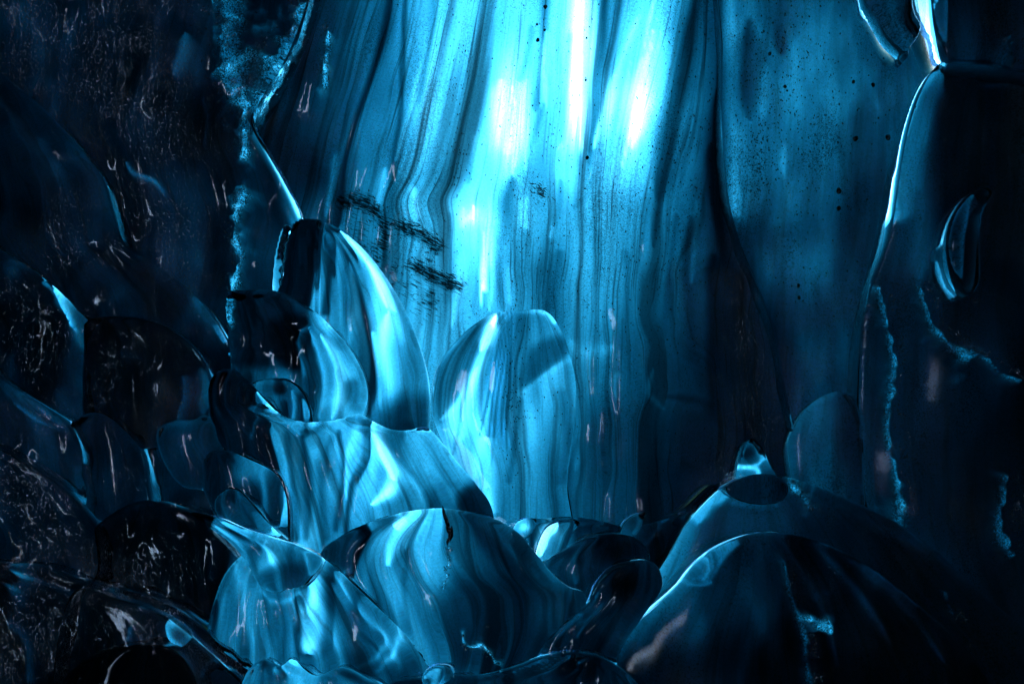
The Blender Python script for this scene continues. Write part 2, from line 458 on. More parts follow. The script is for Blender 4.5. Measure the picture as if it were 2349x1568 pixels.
    used[:-1, :-1] |= cell_in; used[1:, :-1] |= cell_in; used[:-1, 1:] |= cell_in; used[1:, 1:] |= cell_in
    idx = -np.ones(X.shape, int); n = used.sum(); idx[used] = np.arange(n)
    r, q = np.nonzero(cell_in)
    a, b, cc, d = idx[r, q], idx[r, q + 1], idx[r + 1, q + 1], idx[r + 1, q]     # rows go down: a b / d c
    Ff = np.column_stack([a, d, cc, b]); Fb = np.column_stack([a, b, cc, d]) + n
    ed = np.concatenate([Ff[:, [0, 1]], Ff[:, [1, 2]], Ff[:, [2, 3]], Ff[:, [3, 0]]])
    key = np.sort(ed, 1); key = key[:, 0].astype(np.int64) * n + key[:, 1]
    _, inv, cnt = np.unique(key, return_inverse=True, return_counts=True)
    be = ed[cnt[inv] == 1]
    Fr = np.column_stack([be[:, 1], be[:, 0], be[:, 0] + n, be[:, 1] + n])
    Vv = np.concatenate([np.column_stack([WX[used], fr[used], WZ[used]]), np.column_stack([WX[used], bk[used], WZ[used]])])
    o0 = np.array([wx(P[:, 0].mean()) * p.f, p.y, wz(P[:, 1].max()) * p.f])
    F = np.concatenate([Ff, Fb, Fr])
    backf = np.concatenate([np.zeros(len(Ff)), np.full(len(Fb), float(p.host is None)), np.zeros(len(Fr))])
    fl = np.column_stack([S[used] * p.flow_amp, T[used], np.full(n, 100.0 * order)]); fl = np.concatenate([fl, fl])
    g = p.grit(PX, PY) if callable(p.grit) else np.full(X.shape, float(p.grit))
    g = np.concatenate([g[used], g[used]])
    sb = np.sort(be, 1).astype(np.int64); sk = np.concatenate([sb[:, 0] * 2 * n + sb[:, 1], (sb[:, 0] + n) * 2 * n + sb[:, 1] + n])
    o = mesh_np(p.name, Vv - o0, F, p.mat, sharp=sk, attrs=(('back', 'FLOAT', 'FACE', backf), ('flow', 'FLOAT_VECTOR', 'POINT', fl), ('grit', 'FLOAT', 'POINT', g), ('grain', 'FLOAT', 'POINT', np.concatenate([grain[used], grain[used]])), ('silt', 'FLOAT', 'POINT', np.concatenate([silt[used], silt[used]]))))
    o.location = o0
    if p.parent is None:
        tag(o, p.label, p.cat, p.group)
    p.obj = o
    # the front surface as a lookup for things frozen onto it
    p.X, p.Y, p.FR, p.used = X, Y, fr, used
    return o


def surf(p, px, py):
    """front depth of a piece near a photo-plane point"""
    i = int(np.clip(round((py - p.Y[0, 0]) / p.cell), 0, p.X.shape[0] - 1)); j = int(np.clip(round((px - p.X[0, 0]) / p.cell), 0, p.X.shape[1] - 1))
    return p.FR[i, j]


def pt(p, px, py, out=0.0):
    return (wx(px) * p.f, surf(p, px, py) - out, wz(py) * p.f)


# ------------------------------------------------------------------ the bright curtain
def curtain_flow(X, Y):
    a = np.interp(X, [600, 900, 1150, 1330, 1400, 1480, 1570, 1650, 1800], [0.30, 0.27, 0.12, 0.05, 0.20, 0.24, 0.17, 0.02, 0.0])
    ye = 470 - 60 * np.log1p(np.exp(np.clip((470 - Y) / 60, -30, 30)))
    kink = 14 * np.exp(-((Y - 455) / 40) ** 2) * np.exp(-((X - 960) / 120) ** 2)
    sw = 10 * vnoise(X, Y, 170, 5) + 5 * vnoise(X, Y, 60, 6)
    return X + a * ye + kink + sw * sstep(300, 700, Y), Y


CT = [
    (-150, [(400, .15), (620, .16), (720, .17), (800, .36), (850, .50), (900, .42), (940, .60), (985, .85), (1040, .95), (1100, .80), (1160, .95), (1210, 1.05), (1250, .85), (1300, 1.2), (1345, 1.9), (1385, .65), (1430, .8), (1500, .9), (1560, .85), (1610, .55), (1660, .3)]),
    (50, [(400, .15), (620, .16), (720, .18), (770, .33), (830, .48), (880, .38), (915, .60), (960, .80), (1020, .95), (1060, 1.05), (1115, .78), (1165, .98), (1205, 1.1), (1245, .95), (1290, 1.25), (1335, 2.1), (1362, 1.5), (1378, .5), (1420, .8), (1470, 1.15), (1515, 1.0), (1560, .75), (1610, .42), (1660, .25)]),
    (250, [(400, .12), (600, .14), (700, .2), (770, .35), (830, .46), (890, .50), (925, .62), (965, .98), (1005, .98), (1050, .78), (1105, 1.0), (1150, 1.75), (1200, 1.6), (1240, .9), (1285, 1.15), (1325, 2.5), (1352, 1.6), (1362, .5), (1400, 1.35), (1430, .95), (1462, 2.2), (1495, 1.5), (1530, .8), (1560, .42), (1600, .48), (1650, .22)]),
    (380, [(400, .12), (600, .13), (700, .16), (760, .35), (820, .45), (885, .48), (925, .80), (960, .9), (1000, .7), (1050, .75), (1090, 1.1), (1170, 1.3), (1230, .85), (1300, 1.1), (1350, .7), (1400, .95), (1450, 1.05), (1500, .8), (1540, .38), (1590, .45), (1650, .22)]),
    (490, [(400, .12), (650, .2), (760, .45), (850, .62), (895, .5), (945, 1.05), (990, .8), (1030, 1.0), (1070, 1.35), (1120, 1.25), (1160, .6), (1200, 1.0), (1260, .85), (1320, .8), (1400, .75), (1480, .62), (1560, .42), (1620, .35), (1690, .22)]),
    (650, [(600, .2), (860, .55), (900, .65), (960, .95), (1020, .85), (1075, 1.0), (1130, .95), (1180, .85), (1230, .6), (1270, .42), (1320, .72), (1400, .66), (1480, .55), (1560, .42), (1640, .30), (1700, .17), (1760, .17), (1850, .2)]),
    (850, [(700, .5), (960, .9), (1000, .98), (1080, .9), (1200, .7), (1300, .6), (1330, .66), (1400, .52), (1460, .42), (1520, .36), (1600, .25), (1680, .12), (1740, .12), (1850, .2)]),
    (1050, [(700, .5), (1000, .8), (1060, .95), (1120, .9), (1180, .70), (1230, .55), (1290, .5), (1340, .40), (1400, .34), (1480, .27), (1560, .19), (1640, .13), (1720, .10), (1850, .12)]),
    (1200, [(700, .5), (1100, .8), (1160, .85), (1220, .62), (1265, .6), (1310, .42), (1380, .33), (1450, .25), (1540, .16), (1640, .11), (1750, .10), (1850, .1)]),
    (1500, [(700, .3), (1300, .25), (1600, .1), (1850, .1)])]


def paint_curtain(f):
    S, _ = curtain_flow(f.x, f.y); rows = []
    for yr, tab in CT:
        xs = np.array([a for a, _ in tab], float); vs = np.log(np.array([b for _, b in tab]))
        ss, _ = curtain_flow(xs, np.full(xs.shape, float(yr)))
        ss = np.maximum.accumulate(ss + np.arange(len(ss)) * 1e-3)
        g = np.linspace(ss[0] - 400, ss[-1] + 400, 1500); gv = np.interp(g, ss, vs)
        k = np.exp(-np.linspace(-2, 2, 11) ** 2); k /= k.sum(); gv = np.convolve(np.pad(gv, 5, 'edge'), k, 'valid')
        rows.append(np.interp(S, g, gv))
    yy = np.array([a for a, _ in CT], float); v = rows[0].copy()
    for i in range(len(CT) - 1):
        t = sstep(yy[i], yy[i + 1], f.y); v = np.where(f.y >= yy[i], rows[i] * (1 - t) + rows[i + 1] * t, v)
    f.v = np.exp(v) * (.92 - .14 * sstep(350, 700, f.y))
    # silt folds: the dark narrow layers
    for pts, w, val, op in [
        ([(900, -150), (872, 60), (835, 190), (790, 330), (765, 470), (752, 540)], 7, .10, .9),
        ([(935, -150), (925, 40), (915, 230), (893, 420), (888, 560), (885, 640)], 6, .22, .85),
        ([(905, 380), (893, 440), (890, 520), (884, 600)], 16, .42, .8),
        ([(1000, -100), (985, 60), (955, 230)], 6, .45, .6), ([(1118, -60), (1110, 120), (1085, 300)], 8, .55, .5),
        ([(1255, -60), (1248, 70), (1240, 180), (1225, 250)], 9, .35, .75), ([(1262, 160), (1240, 250), (1215, 330)], 5, .45, .6),
        ([(1395, -100), (1385, 60), (1372, 180), (1360, 300), (1354, 370)], 11, .22, .9), ([(1440, -100), (1415, 40), (1385, 180), (1366, 280)], 8, .35, .75),
        ([(1178, 395), (1166, 450), (1160, 500), (1146, 560)], 12, .30, .8), ([(1168, 470), (1150, 560), (1146, 640), (1150, 720)], 5, .40, .75),
        ([(1640, -100), (1590, 60), (1560, 200), (1530, 330), (1515, 450)], 20, .16, .75), ([(1570, 150), (1540, 320), (1520, 430), (1505, 560)], 8, .22, .7),
        ([(1620, 60), (1590, 240), (1570, 420)], 7, .3, .6),
        ([(1285, 560), (1280, 610), (1265, 660), (1255, 715)], 13, .30, .85), ([(1262, 600), (1250, 660), (1240, 712)], 6, .45, .6),
        ([(1330, 1000), (1308, 1070), (1300, 1130), (1310, 1190)], 8, .2, .7), ([(1180, 990), (1172, 1080), (1165, 1150)], 6, .45, .5),
        ([(1420, 640), (1390, 760), (1370, 860)], 10, .42, .5), ([(1500, 420), (1480, 560), (1470, 700)], 9, .35, .5), ([(1560, 480), (1540, 640), (1530, 780)], 9, .22, .6),
        ([(1205, 520), (1202, 600), (1195, 715)], 5, .55, .5), ([(1100, 480), (1095, 600), (1085, 720)], 4, .6, .5),
        ([(1648, 300), (1655, 420), (1672, 540), (1690, 640)], 16, .05, .9), ([(1600, 480), (1590, 620), (1600, 780), (1620, 900)], 18, .14, .75), ([(1650, 560), (1655, 700), (1650, 860), (1665, 980)], 22, .05, .85),
        ([(1700, 600), (1715, 740), (1730, 900), (1740, 1010)], 24, .05, .8), ([(1545, 620), (1550, 760), (1565, 880)], 12, .2, .6), ([(1440, 560), (1445, 680), (1430, 800)], 8, .33, .6), ([(1375, 520), (1372, 640), (1355, 760)], 7, .48, .5),
        ([(1400, 930), (1390, 1050), (1395, 1170)], 12, .2, .6), ([(1100, 60), (1080, 240), (1070, 420)], 7, .6, .6), ([(1030, 480), (1028, 600), (1022, 700)], 6, .5, .6),
        ([(1220, 40), (1205, 130), (1190, 180)], 9, .55, .6), ([(1310, 60), (1300, 190), (1288, 330)], 7, .6, .6), ([(1290, 400), (1282, 480), (1270, 560)], 7, .5, .5),
        ([(780, 440), (850, 465), (880, 520)], 20, .3, .6), ([(920, 520), (985, 550), (1000, 580)], 12, .36, .6), ([(950, 600), (1000, 640), (1045, 655)], 11, .33, .7), ([(985, 660), (990, 700)], 16, .5, .5),
        ([(730, -100), (690, 90), (650, 260)], 10, .1, .6), ([(640, 330), (700, 360), (760, 440), (740, 500)], 30, .12, .7)]:
        f.line(pts, w, val, op, taper=0.15)
    # bright streaks and white glow, put in by thinning the ice
    rs = np.random.RandomState(3)
    for cx, cy_, n, wd_, ln in [(1152, 270, 7, 26, 110), (1195, 270, 5, 22, 120), (1328, 150, 8, 24, 190), (1325, 250, 5, 16, 70), (1460, 240, 8, 26, 120), (1495, 110, 5, 18, 100), (1270, 150, 4, 30, 120), (1075, 495, 4, 24, 50), (1120, 560, 5, 40, 120)]:
        for _ in range(n):
            x, y, l = cx + rs.normal(0, wd_ * .6), cy_ + rs.normal(0, ln * .25), ln * rs.uniform(.4, 1); tl = -.05 if cx < 1400 else -.2
            f.line([(x - tl * l, y - l), (x, y), (x + tl * l, y + l)], rs.uniform(3, 9), rs.uniform(1.2, 2.4), .65, taper=.5)
    for pts, w, val, op in [
        ([(1350, -100), (1343, 80), (1333, 180), (1326, 265)], 22, 2.1, .7), ([(1480, 120), (1462, 220), (1455, 270), (1450, 335)], 20, 2.0, .7), ([(1500, 60), (1480, 160), (1470, 260)], 12, 1.6, .7),
        ([(1410, 160), (1395, 220), (1375, 290), (1364, 340)], 8, 1.5, .75), ([(1470, 20), (1435, 110), (1410, 180)], 7, 1.35, .7),
        ([(1150, 170), (1152, 270), (1165, 350)], 20, 1.9, .65), ([(1210, 170), (1198, 280), (1180, 380)], 9, 1.9, .6),
        ([(1265, 240), (1285, 180), (1300, 60)], 8, 1.2, .5), ([(1072, 490), (1082, 500)], 22, 1.7, .8), ([(1210, 440), (1200, 500), (1215, 520)], 12, 1.3, .6),
        ([(945, 420), (950, 455), (960, 500)], 9, 1.25, .7), ([(1270, 510), (1262, 540)], 7, 1.0, .7), ([(1130, 540), (1128, 640), (1120, 715)], 7, 1.2, .6),
        ([(1060, 570), (1055, 640), (1035, 750)], 12, 1.1, .6), ([(1168, 600), (1168, 700)], 8, 1.05, .5), ([(960, 130), (935, 260), (905, 360)], 7, .95, .6),
        ([(1010, 20), (985, 170), (960, 330)], 9, 1.05, .5), ([(760, 330), (752, 400), (745, 490)], 9, .55, .7), ([(880, 370), (872, 430), (860, 470)], 12, .8, .6),
        ([(1430, 850), (1415, 880), (1428, 910)], 10, .55, .7), ([(1508, 840), (1490, 895), (1512, 920), (1530, 940)], 9, .5, .8), ([(1610, 440), (1600, 560), (1595, 640)], 8, .5, .5),
        ([(1350, 880), (1335, 990), (1320, 1080)], 12, .55, .5), ([(1200, 1000), (1215, 1090), (1210, 1180)], 20, .72, .5), ([(1245, 1080), (1240, 1190)], 10, .7, .5),
        ([(1305, 770), (1330, 800), (1370, 800), (1420, 790)], 18, .72, .5)]:
        f.line(pts, w, val, op, taper=0.25)
    f.area([(1330, 340), (1362, 340), (1368, 395), (1335, 450), (1318, 470), (1330, 420)], 6, .62, .5)
    f.line([(1318, 468), (1350, 440), (1366, 395)], 4, .45, .5)
    f.blob(1340, 620, 70, 90, .75, .4); f.blob(1460, 1000, 150, 120, .24, .5); f.blob(1560, 920, 60, 40, .3, .4)
    f.blob(1640, 1050, 80, 150, .06, .8, -15); f.blob(1560, 1100, 90, 90, .12, .6)
    f.line([(1530, 905), (1600, 912), (1660, 938), (1710, 1000)], 12, .07, .45, taper=.3)
    f.blob(1300, 190, 240, 190, 1.2, .30); f.blob(1158, 285, 30, 105, 1.9, .5, 4); f.blob(1200, 280, 22, 80, 1.8, .45, 4); f.blob(1326, 180, 24, 120, 2.2, .5, 3); f.blob(1460, 255, 24, 100, 2.1, .5, 12); f.blob(1500, 120, 22, 90, 1.7, .4, 12); f.blob(1400, 240, 14, 80, 1.7, .5, 12); f.blob(1260, 120, 26, 110, 1.4, .4, 4); f.blob(1085, 495, 34, 22, 1.9, .55); f.blob(1130, 520, 30, 60, 1.5, .4); f.blob(1110, 520, 90, 90, 1.15, .35)  # broad white glow, painted as thin ice
    f.line([(1655, 180), (1668, 380), (1688, 560), (1700, 800), (1722, 1010)], 42, .07, .72, taper=.3, w2=75)
    f.noise(120, .10, 21, 1, 4); f.noise(38, .07, 22, 1, 5)


def curtain_shape(x, y, h):
    S, _ = curtain_flow(x, y)
    z = 0.035 * vnoise(S, y, 90, 31) * 1.0 + 0.018 * vnoise(S, y * 0.2, 34, 32) + 0.05 * vnoise(x, y, 320, 33)
    z += -0.05 * sstep(430, 500, y) * np.exp(-((x - 1080) / 250) ** 2)
    z += -0.10 * sstep(560, 1200, y)
    return z


def curtain_grit(x, y):
    d, _, _, _ = nearest(spline([(1650, 640), (1690, 850), (1720, 1000), (1640, 1150)], False), x, y, False)
    return 0.9 * np.exp(-(d / 90) ** 2)


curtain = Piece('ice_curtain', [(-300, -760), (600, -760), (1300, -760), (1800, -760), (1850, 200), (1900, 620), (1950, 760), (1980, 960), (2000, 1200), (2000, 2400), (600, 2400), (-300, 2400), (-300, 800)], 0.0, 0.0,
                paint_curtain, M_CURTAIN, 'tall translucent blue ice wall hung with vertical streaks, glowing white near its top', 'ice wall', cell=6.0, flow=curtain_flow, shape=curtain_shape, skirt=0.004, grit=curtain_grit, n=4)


curtain.silt = [([(778, 446), (820, 452), (858, 476)], 34, .86), ([(872, 490), (880, 530), (862, 585)], 30, .80), ([(910, 508), (960, 530), (1004, 560)], 28, .86), ([(985, 590), (960, 600)], 20, .7), ([(945, 608), (990, 628), (1050, 652)], 30, .88), ([(985, 668), (992, 705)], 24, .72), ([(900, 600), (897, 690)], 12, .72), ([(800, 500), (860, 600)], 60, .6), ([(930, 640), (980, 700)], 60, .62), ([(1236, 428), (1242, 440)], 18, .75)]

# ------------------------------------------------------------------ dim wall to the right
def paint_right(f):
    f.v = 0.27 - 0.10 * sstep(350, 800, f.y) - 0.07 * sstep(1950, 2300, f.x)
    f.blob(1720, 120, 40, 260, .62, .8); f.blob(1790, 160, 160, 190, .50, .75); f.blob(1930, 130, 90, 150, .52, .7); f.blob(1810, 330, 130, 110, .42, .6)
    f.line([(1684, -100), (1690, 200), (1692, 420), (1705, 540)], 16, .58, .8, taper=.2); f.line([(1654, -100), (1656, 200), (1664, 430), (1694, 560)], 9, .07, .8)
    f.line([(1728, 20), (1722, 140), (1730, 260)], 20, .24, .8, taper=.3); f.line([(1768, 120), (1765, 200), (1760, 260)], 14, .68, .7, taper=.3)
    f.line([(1805, -50), (1800, 60), (1810, 110)], 16, .2, .7, taper=.3); f.line([(1980, 110), (2010, 190), (2040, 250)], 9, .42, .7, taper=.3)
    f.line([(1812, 310), (1806, 350), (1806, 400)], 9, .55, .8, taper=.4); f.blob(1790, 495, 22, 26, .42, .6); f.blob(1850, 600, 90, 60, .36, .5)
    f.blob(1760, 520, 60, 50, .14, .7); f.blob(2010, 340, 70, 150, .17, .7); f.blob(1960, 720, 120, 120, .22, .5); f.line([(1960, 700), (1930, 790), (1925, 880)], 14, .16, .5)
    f.area([(1560, 600), (1700, 600), (1780, 700), (1830, 900), (1840, 1080), (1700, 1100)], 40, .10, .75); f.blob(1880, 830, 60, 200, .25, .6); f.blob(1800, 900, 34, 200, .10, .6)
    f.line([(1665, 515), (1760, 518), (1850, 522)], 6, .2, .4); f.v *= 1.0
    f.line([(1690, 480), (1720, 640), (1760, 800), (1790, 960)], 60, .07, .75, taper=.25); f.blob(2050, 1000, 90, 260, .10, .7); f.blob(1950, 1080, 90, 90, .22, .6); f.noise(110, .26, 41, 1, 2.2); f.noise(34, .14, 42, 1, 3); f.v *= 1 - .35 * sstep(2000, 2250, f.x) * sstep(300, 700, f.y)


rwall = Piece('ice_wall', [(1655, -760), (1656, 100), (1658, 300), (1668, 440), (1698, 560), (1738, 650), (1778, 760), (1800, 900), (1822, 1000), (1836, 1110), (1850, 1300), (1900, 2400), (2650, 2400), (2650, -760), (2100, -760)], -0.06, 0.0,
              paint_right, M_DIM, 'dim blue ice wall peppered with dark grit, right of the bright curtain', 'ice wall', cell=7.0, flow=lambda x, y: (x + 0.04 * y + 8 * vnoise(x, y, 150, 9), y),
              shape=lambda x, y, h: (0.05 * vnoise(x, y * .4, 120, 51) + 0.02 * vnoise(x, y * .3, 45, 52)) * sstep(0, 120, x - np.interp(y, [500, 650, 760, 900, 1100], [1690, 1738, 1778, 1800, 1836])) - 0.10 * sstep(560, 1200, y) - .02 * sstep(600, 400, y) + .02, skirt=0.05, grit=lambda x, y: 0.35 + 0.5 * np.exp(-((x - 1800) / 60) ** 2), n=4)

# ------------------------------------------------------------------ dark silty lobes on the left
def lobe_paint(base, *ops):  # strokes put rim glow and highlights into the ice as thinner spots
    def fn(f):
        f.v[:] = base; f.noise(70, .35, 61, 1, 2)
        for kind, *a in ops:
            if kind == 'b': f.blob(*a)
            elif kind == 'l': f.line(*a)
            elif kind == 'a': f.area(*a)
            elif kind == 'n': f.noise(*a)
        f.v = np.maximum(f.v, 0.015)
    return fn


def rel(a, s, seed, sy=1.0):
    return lambda x, y, h: a * vnoise(x, y / sy, s, seed) * np.minimum(1, h * 2.5) + 0.4 * a * vnoise(x, y / sy, s * .4, seed + 1) * np.minimum(1, h * 2.5)


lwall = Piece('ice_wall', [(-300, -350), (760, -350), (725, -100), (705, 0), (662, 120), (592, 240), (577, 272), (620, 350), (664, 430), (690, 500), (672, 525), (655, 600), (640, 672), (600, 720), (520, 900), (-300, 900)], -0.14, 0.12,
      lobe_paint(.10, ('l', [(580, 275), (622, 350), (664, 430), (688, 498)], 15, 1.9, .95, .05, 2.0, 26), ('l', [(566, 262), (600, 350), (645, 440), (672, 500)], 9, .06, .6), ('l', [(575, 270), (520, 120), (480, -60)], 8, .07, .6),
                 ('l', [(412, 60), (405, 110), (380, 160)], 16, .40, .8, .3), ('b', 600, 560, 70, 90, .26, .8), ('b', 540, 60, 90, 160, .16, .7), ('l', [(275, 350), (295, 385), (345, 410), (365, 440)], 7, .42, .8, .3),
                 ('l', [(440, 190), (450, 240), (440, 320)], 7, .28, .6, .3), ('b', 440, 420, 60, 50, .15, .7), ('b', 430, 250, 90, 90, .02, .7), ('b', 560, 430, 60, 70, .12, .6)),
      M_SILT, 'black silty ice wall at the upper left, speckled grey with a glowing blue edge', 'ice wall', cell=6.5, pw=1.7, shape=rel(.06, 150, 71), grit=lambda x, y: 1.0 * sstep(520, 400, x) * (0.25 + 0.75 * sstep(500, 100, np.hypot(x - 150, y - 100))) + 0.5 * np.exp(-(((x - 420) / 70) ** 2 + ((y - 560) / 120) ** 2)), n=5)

Piece('ice_rib', [(655, 516), (672, 526), (662, 570), (652, 620), (643, 670), (628, 670), (628, 620), (638, 560)], -0.22, 0.06,
      lobe_paint(.62, ('l', [(660, 530), (648, 600), (637, 665)], 5, 1.15, .9)), M_DOME, 'thin bright blue ice rib leaning against the tall dome', 'ice rib', cell=3.5, skirt=.10)


# the tall dome and its neighbours
def paint_tall(f):
    f.v[:] = .50
    f.noise(80, .25, 81, 1, 3)
    f.area([(660, 490), (738, 505), (735, 560), (712, 700), (640, 760), (630, 660)], 5, .10, .95)
    f.line([(737, 515), (728, 600), (712, 700)], 7, .30, .8); f.line([(752, 520), (758, 600), (752, 720)], 7, .14, .8)
    f.line([(775, 540), (810, 620), (840, 720), (856, 840), (846, 960)], 8, .12, .75, taper=.15)
    f.line([(770, 530), (830, 580), (880, 660), (900, 720)], 15, .95, .85, taper=.2); f.line([(790, 545), (850, 620), (890, 720)], 8, 1.1, .6, taper=.3)
    f.line([(890, 720), (882, 800), (895, 900), (885, 980)], 16, 1.0, .85, taper=.2); f.line([(858, 760), (872, 850), (870, 940)], 8, .95, .6, taper=.25)
    f.line([(800, 600), (815, 700), (800, 800)], 13, .75, .6, taper=.3); f.line([(905, 650), (945, 740), (970, 860), (975, 960)], 22, .32, .75, taper=.1)
    f.line([(700, 715), (760, 780), (800, 850)], 10, .35, .5); f.area([(870, 940), (985, 900), (985, 1010), (870, 1010)], 26, .16, .8); f.line([(920, 800), (935, 880), (930, 950)], 14, .42, .5)  # dark base is form shading, painted as thicker ice


Piece('ice_dome', [(678, 512), (700, 502), (742, 508), (790, 533), (840, 578), (888, 640), (930, 712), (961, 790), (979, 860), (984, 920), (980, 1000), (950, 1080), (700, 1080), (600, 800), (628, 690), (645, 660), (655, 600), (664, 540)], -0.28, 0.28,
      paint_tall, M_DOME, 'tall tapering blue ice dome with a dark slab along its left side', 'ice dome', cell=5.0, pw=1.15, shape=lambda x, y, h: 0.045 * np.exp(-(((x - 742 + (y - 500) * .1) / 12) ** 2)) - 0.05 * sstep(742, 735, x) * (h > 0))


def paint_d2(f):
    f.v[:] = .40
    f.noise(70, .3, 91, 1, 2); f.area([(500, 660), (640, 660), (690, 720), (690, 800), (640, 860), (520, 860)], 22, .13, .9)
    f.area([(610, 740), (680, 740), (700, 760), (690, 800), (680, 850), (640, 830), (615, 790)], 26, .05, .9); f.line([(615, 800), (640, 850), (690, 870)], 9, .3, .6, taper=.3)  # black of the hollow painted as thick ice
    f.line([(700, 705), (760, 752), (808, 812), (836, 880)], 8, .62, .9); f.blob(745, 745, 30, 22, .95, .7, 35)
    f.line([(728, 770), (770, 830), (780, 900), (762, 960)], 14, 1.0, .85, taper=.25); f.line([(700, 750), (735, 830), (742, 900), (735, 960)], 7, .8, .6, taper=.2); f.line([(690, 745), (688, 800), (700, 870)], 6, .7, .6, taper=.2)
    f.line([(790, 820), (820, 880), (825, 940)], 12, .55, .6); f.line([(800, 880), (805, 930)], 12, .26, .6); f.area([(545, 830), (640, 850), (690, 860), (700, 900), (600, 880)], 14, .40, .7)
    f.line([(535, 690), (545, 780), (560, 840)], 10, .12, .6)


d2 = Piece('ice_dome', [(522, 672), (560, 664), (640, 669), (700, 699), (760, 747), (810, 808), (838, 870), (843, 915), (830, 960), (810, 1020), (560, 1020), (532, 860), (526, 780)], -0.55, 0.24,
      paint_d2, M_DOME, 'rounded ice dome with a black hollow, in front of the tall dome', 'ice dome', cell=5.0, fold=(.012, 70.0, .2), shape=rel(.03, 60, 95))
Piece('ice_dome', [(575, 885), (615, 868), (665, 872), (700, 902), (716, 945), (712, 985), (600, 995), (568, 935)], -0.68, 0.10,
      lobe_paint(.36, ('b', 625, 890, 22, 14, .05, .9), ('l', [(655, 875), (690, 900), (710, 940)], 4, .85, .8), ('l', [(660, 890), (668, 930), (660, 970)], 7, .75, .7, .3), ('l', [(690, 905), (696, 960)], 6, .7, .7, .3), ('l', [(640, 920), (646, 970)], 5, .1, .8), ('l', [(678, 905), (682, 970)], 4, .12, .8)),
      M_DOME, 'small marbled ice knob bulging from the foot of the hollowed dome', 'ice knob', cell=4.0)

# left lobes
LOBE = 'ice lobe'
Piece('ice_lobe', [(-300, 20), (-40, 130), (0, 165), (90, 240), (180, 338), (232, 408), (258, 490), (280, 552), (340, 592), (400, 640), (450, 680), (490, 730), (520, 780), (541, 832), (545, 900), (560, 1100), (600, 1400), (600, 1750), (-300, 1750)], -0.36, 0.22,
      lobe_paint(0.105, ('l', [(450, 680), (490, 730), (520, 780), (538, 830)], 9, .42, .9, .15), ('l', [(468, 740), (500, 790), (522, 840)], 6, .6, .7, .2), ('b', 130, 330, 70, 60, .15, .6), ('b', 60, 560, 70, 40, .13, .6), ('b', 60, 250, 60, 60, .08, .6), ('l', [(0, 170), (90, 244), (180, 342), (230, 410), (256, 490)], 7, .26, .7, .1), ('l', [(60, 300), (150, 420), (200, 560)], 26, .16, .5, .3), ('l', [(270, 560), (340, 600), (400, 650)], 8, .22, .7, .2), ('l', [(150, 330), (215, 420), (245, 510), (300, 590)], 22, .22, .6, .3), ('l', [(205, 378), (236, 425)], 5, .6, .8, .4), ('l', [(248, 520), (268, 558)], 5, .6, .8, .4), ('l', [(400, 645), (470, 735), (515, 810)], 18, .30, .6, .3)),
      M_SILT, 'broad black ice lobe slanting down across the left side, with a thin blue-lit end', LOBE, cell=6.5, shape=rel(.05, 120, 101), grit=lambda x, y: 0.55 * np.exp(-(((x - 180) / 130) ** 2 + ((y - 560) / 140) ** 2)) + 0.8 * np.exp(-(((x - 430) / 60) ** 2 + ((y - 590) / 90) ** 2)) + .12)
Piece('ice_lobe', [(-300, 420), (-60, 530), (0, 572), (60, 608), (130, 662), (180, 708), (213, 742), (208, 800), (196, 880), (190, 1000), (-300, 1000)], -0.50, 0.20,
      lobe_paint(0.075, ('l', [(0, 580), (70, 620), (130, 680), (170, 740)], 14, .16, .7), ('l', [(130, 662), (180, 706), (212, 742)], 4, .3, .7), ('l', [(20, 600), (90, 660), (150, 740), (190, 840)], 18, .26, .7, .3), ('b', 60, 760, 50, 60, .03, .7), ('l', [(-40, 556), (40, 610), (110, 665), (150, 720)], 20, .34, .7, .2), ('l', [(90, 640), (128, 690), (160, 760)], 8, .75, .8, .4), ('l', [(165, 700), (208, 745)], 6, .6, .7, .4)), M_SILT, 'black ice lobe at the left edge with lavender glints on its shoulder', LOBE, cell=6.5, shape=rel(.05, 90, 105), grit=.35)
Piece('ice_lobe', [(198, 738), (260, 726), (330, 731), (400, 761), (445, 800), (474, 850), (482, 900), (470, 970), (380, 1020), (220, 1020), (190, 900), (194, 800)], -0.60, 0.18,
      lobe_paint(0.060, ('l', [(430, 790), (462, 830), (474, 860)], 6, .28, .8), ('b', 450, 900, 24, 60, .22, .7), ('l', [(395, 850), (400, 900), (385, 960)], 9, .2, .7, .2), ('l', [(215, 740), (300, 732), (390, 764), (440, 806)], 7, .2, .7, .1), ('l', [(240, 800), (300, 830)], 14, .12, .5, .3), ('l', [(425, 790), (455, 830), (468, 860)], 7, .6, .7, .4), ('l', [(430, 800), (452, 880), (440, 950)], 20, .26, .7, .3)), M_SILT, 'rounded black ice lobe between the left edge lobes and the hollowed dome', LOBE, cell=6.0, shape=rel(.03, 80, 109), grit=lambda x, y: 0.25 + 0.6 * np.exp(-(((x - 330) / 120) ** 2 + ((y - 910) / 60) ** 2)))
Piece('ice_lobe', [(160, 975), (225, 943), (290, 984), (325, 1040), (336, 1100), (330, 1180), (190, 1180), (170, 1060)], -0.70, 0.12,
      lobe_paint(0.105, ('l', [(322, 1040), (333, 1100)], 4, .3, .7), ('l', [(200, 960), (260, 970), (310, 1030)], 9, .2, .6, .2), ('l', [(300, 1000), (322, 1050), (328, 1110)], 12, .3, .7, .3)), M_SILT, 'small dark rounded lobe with one lavender glint on its right rim', LOBE, cell=5.0, grit=.25)
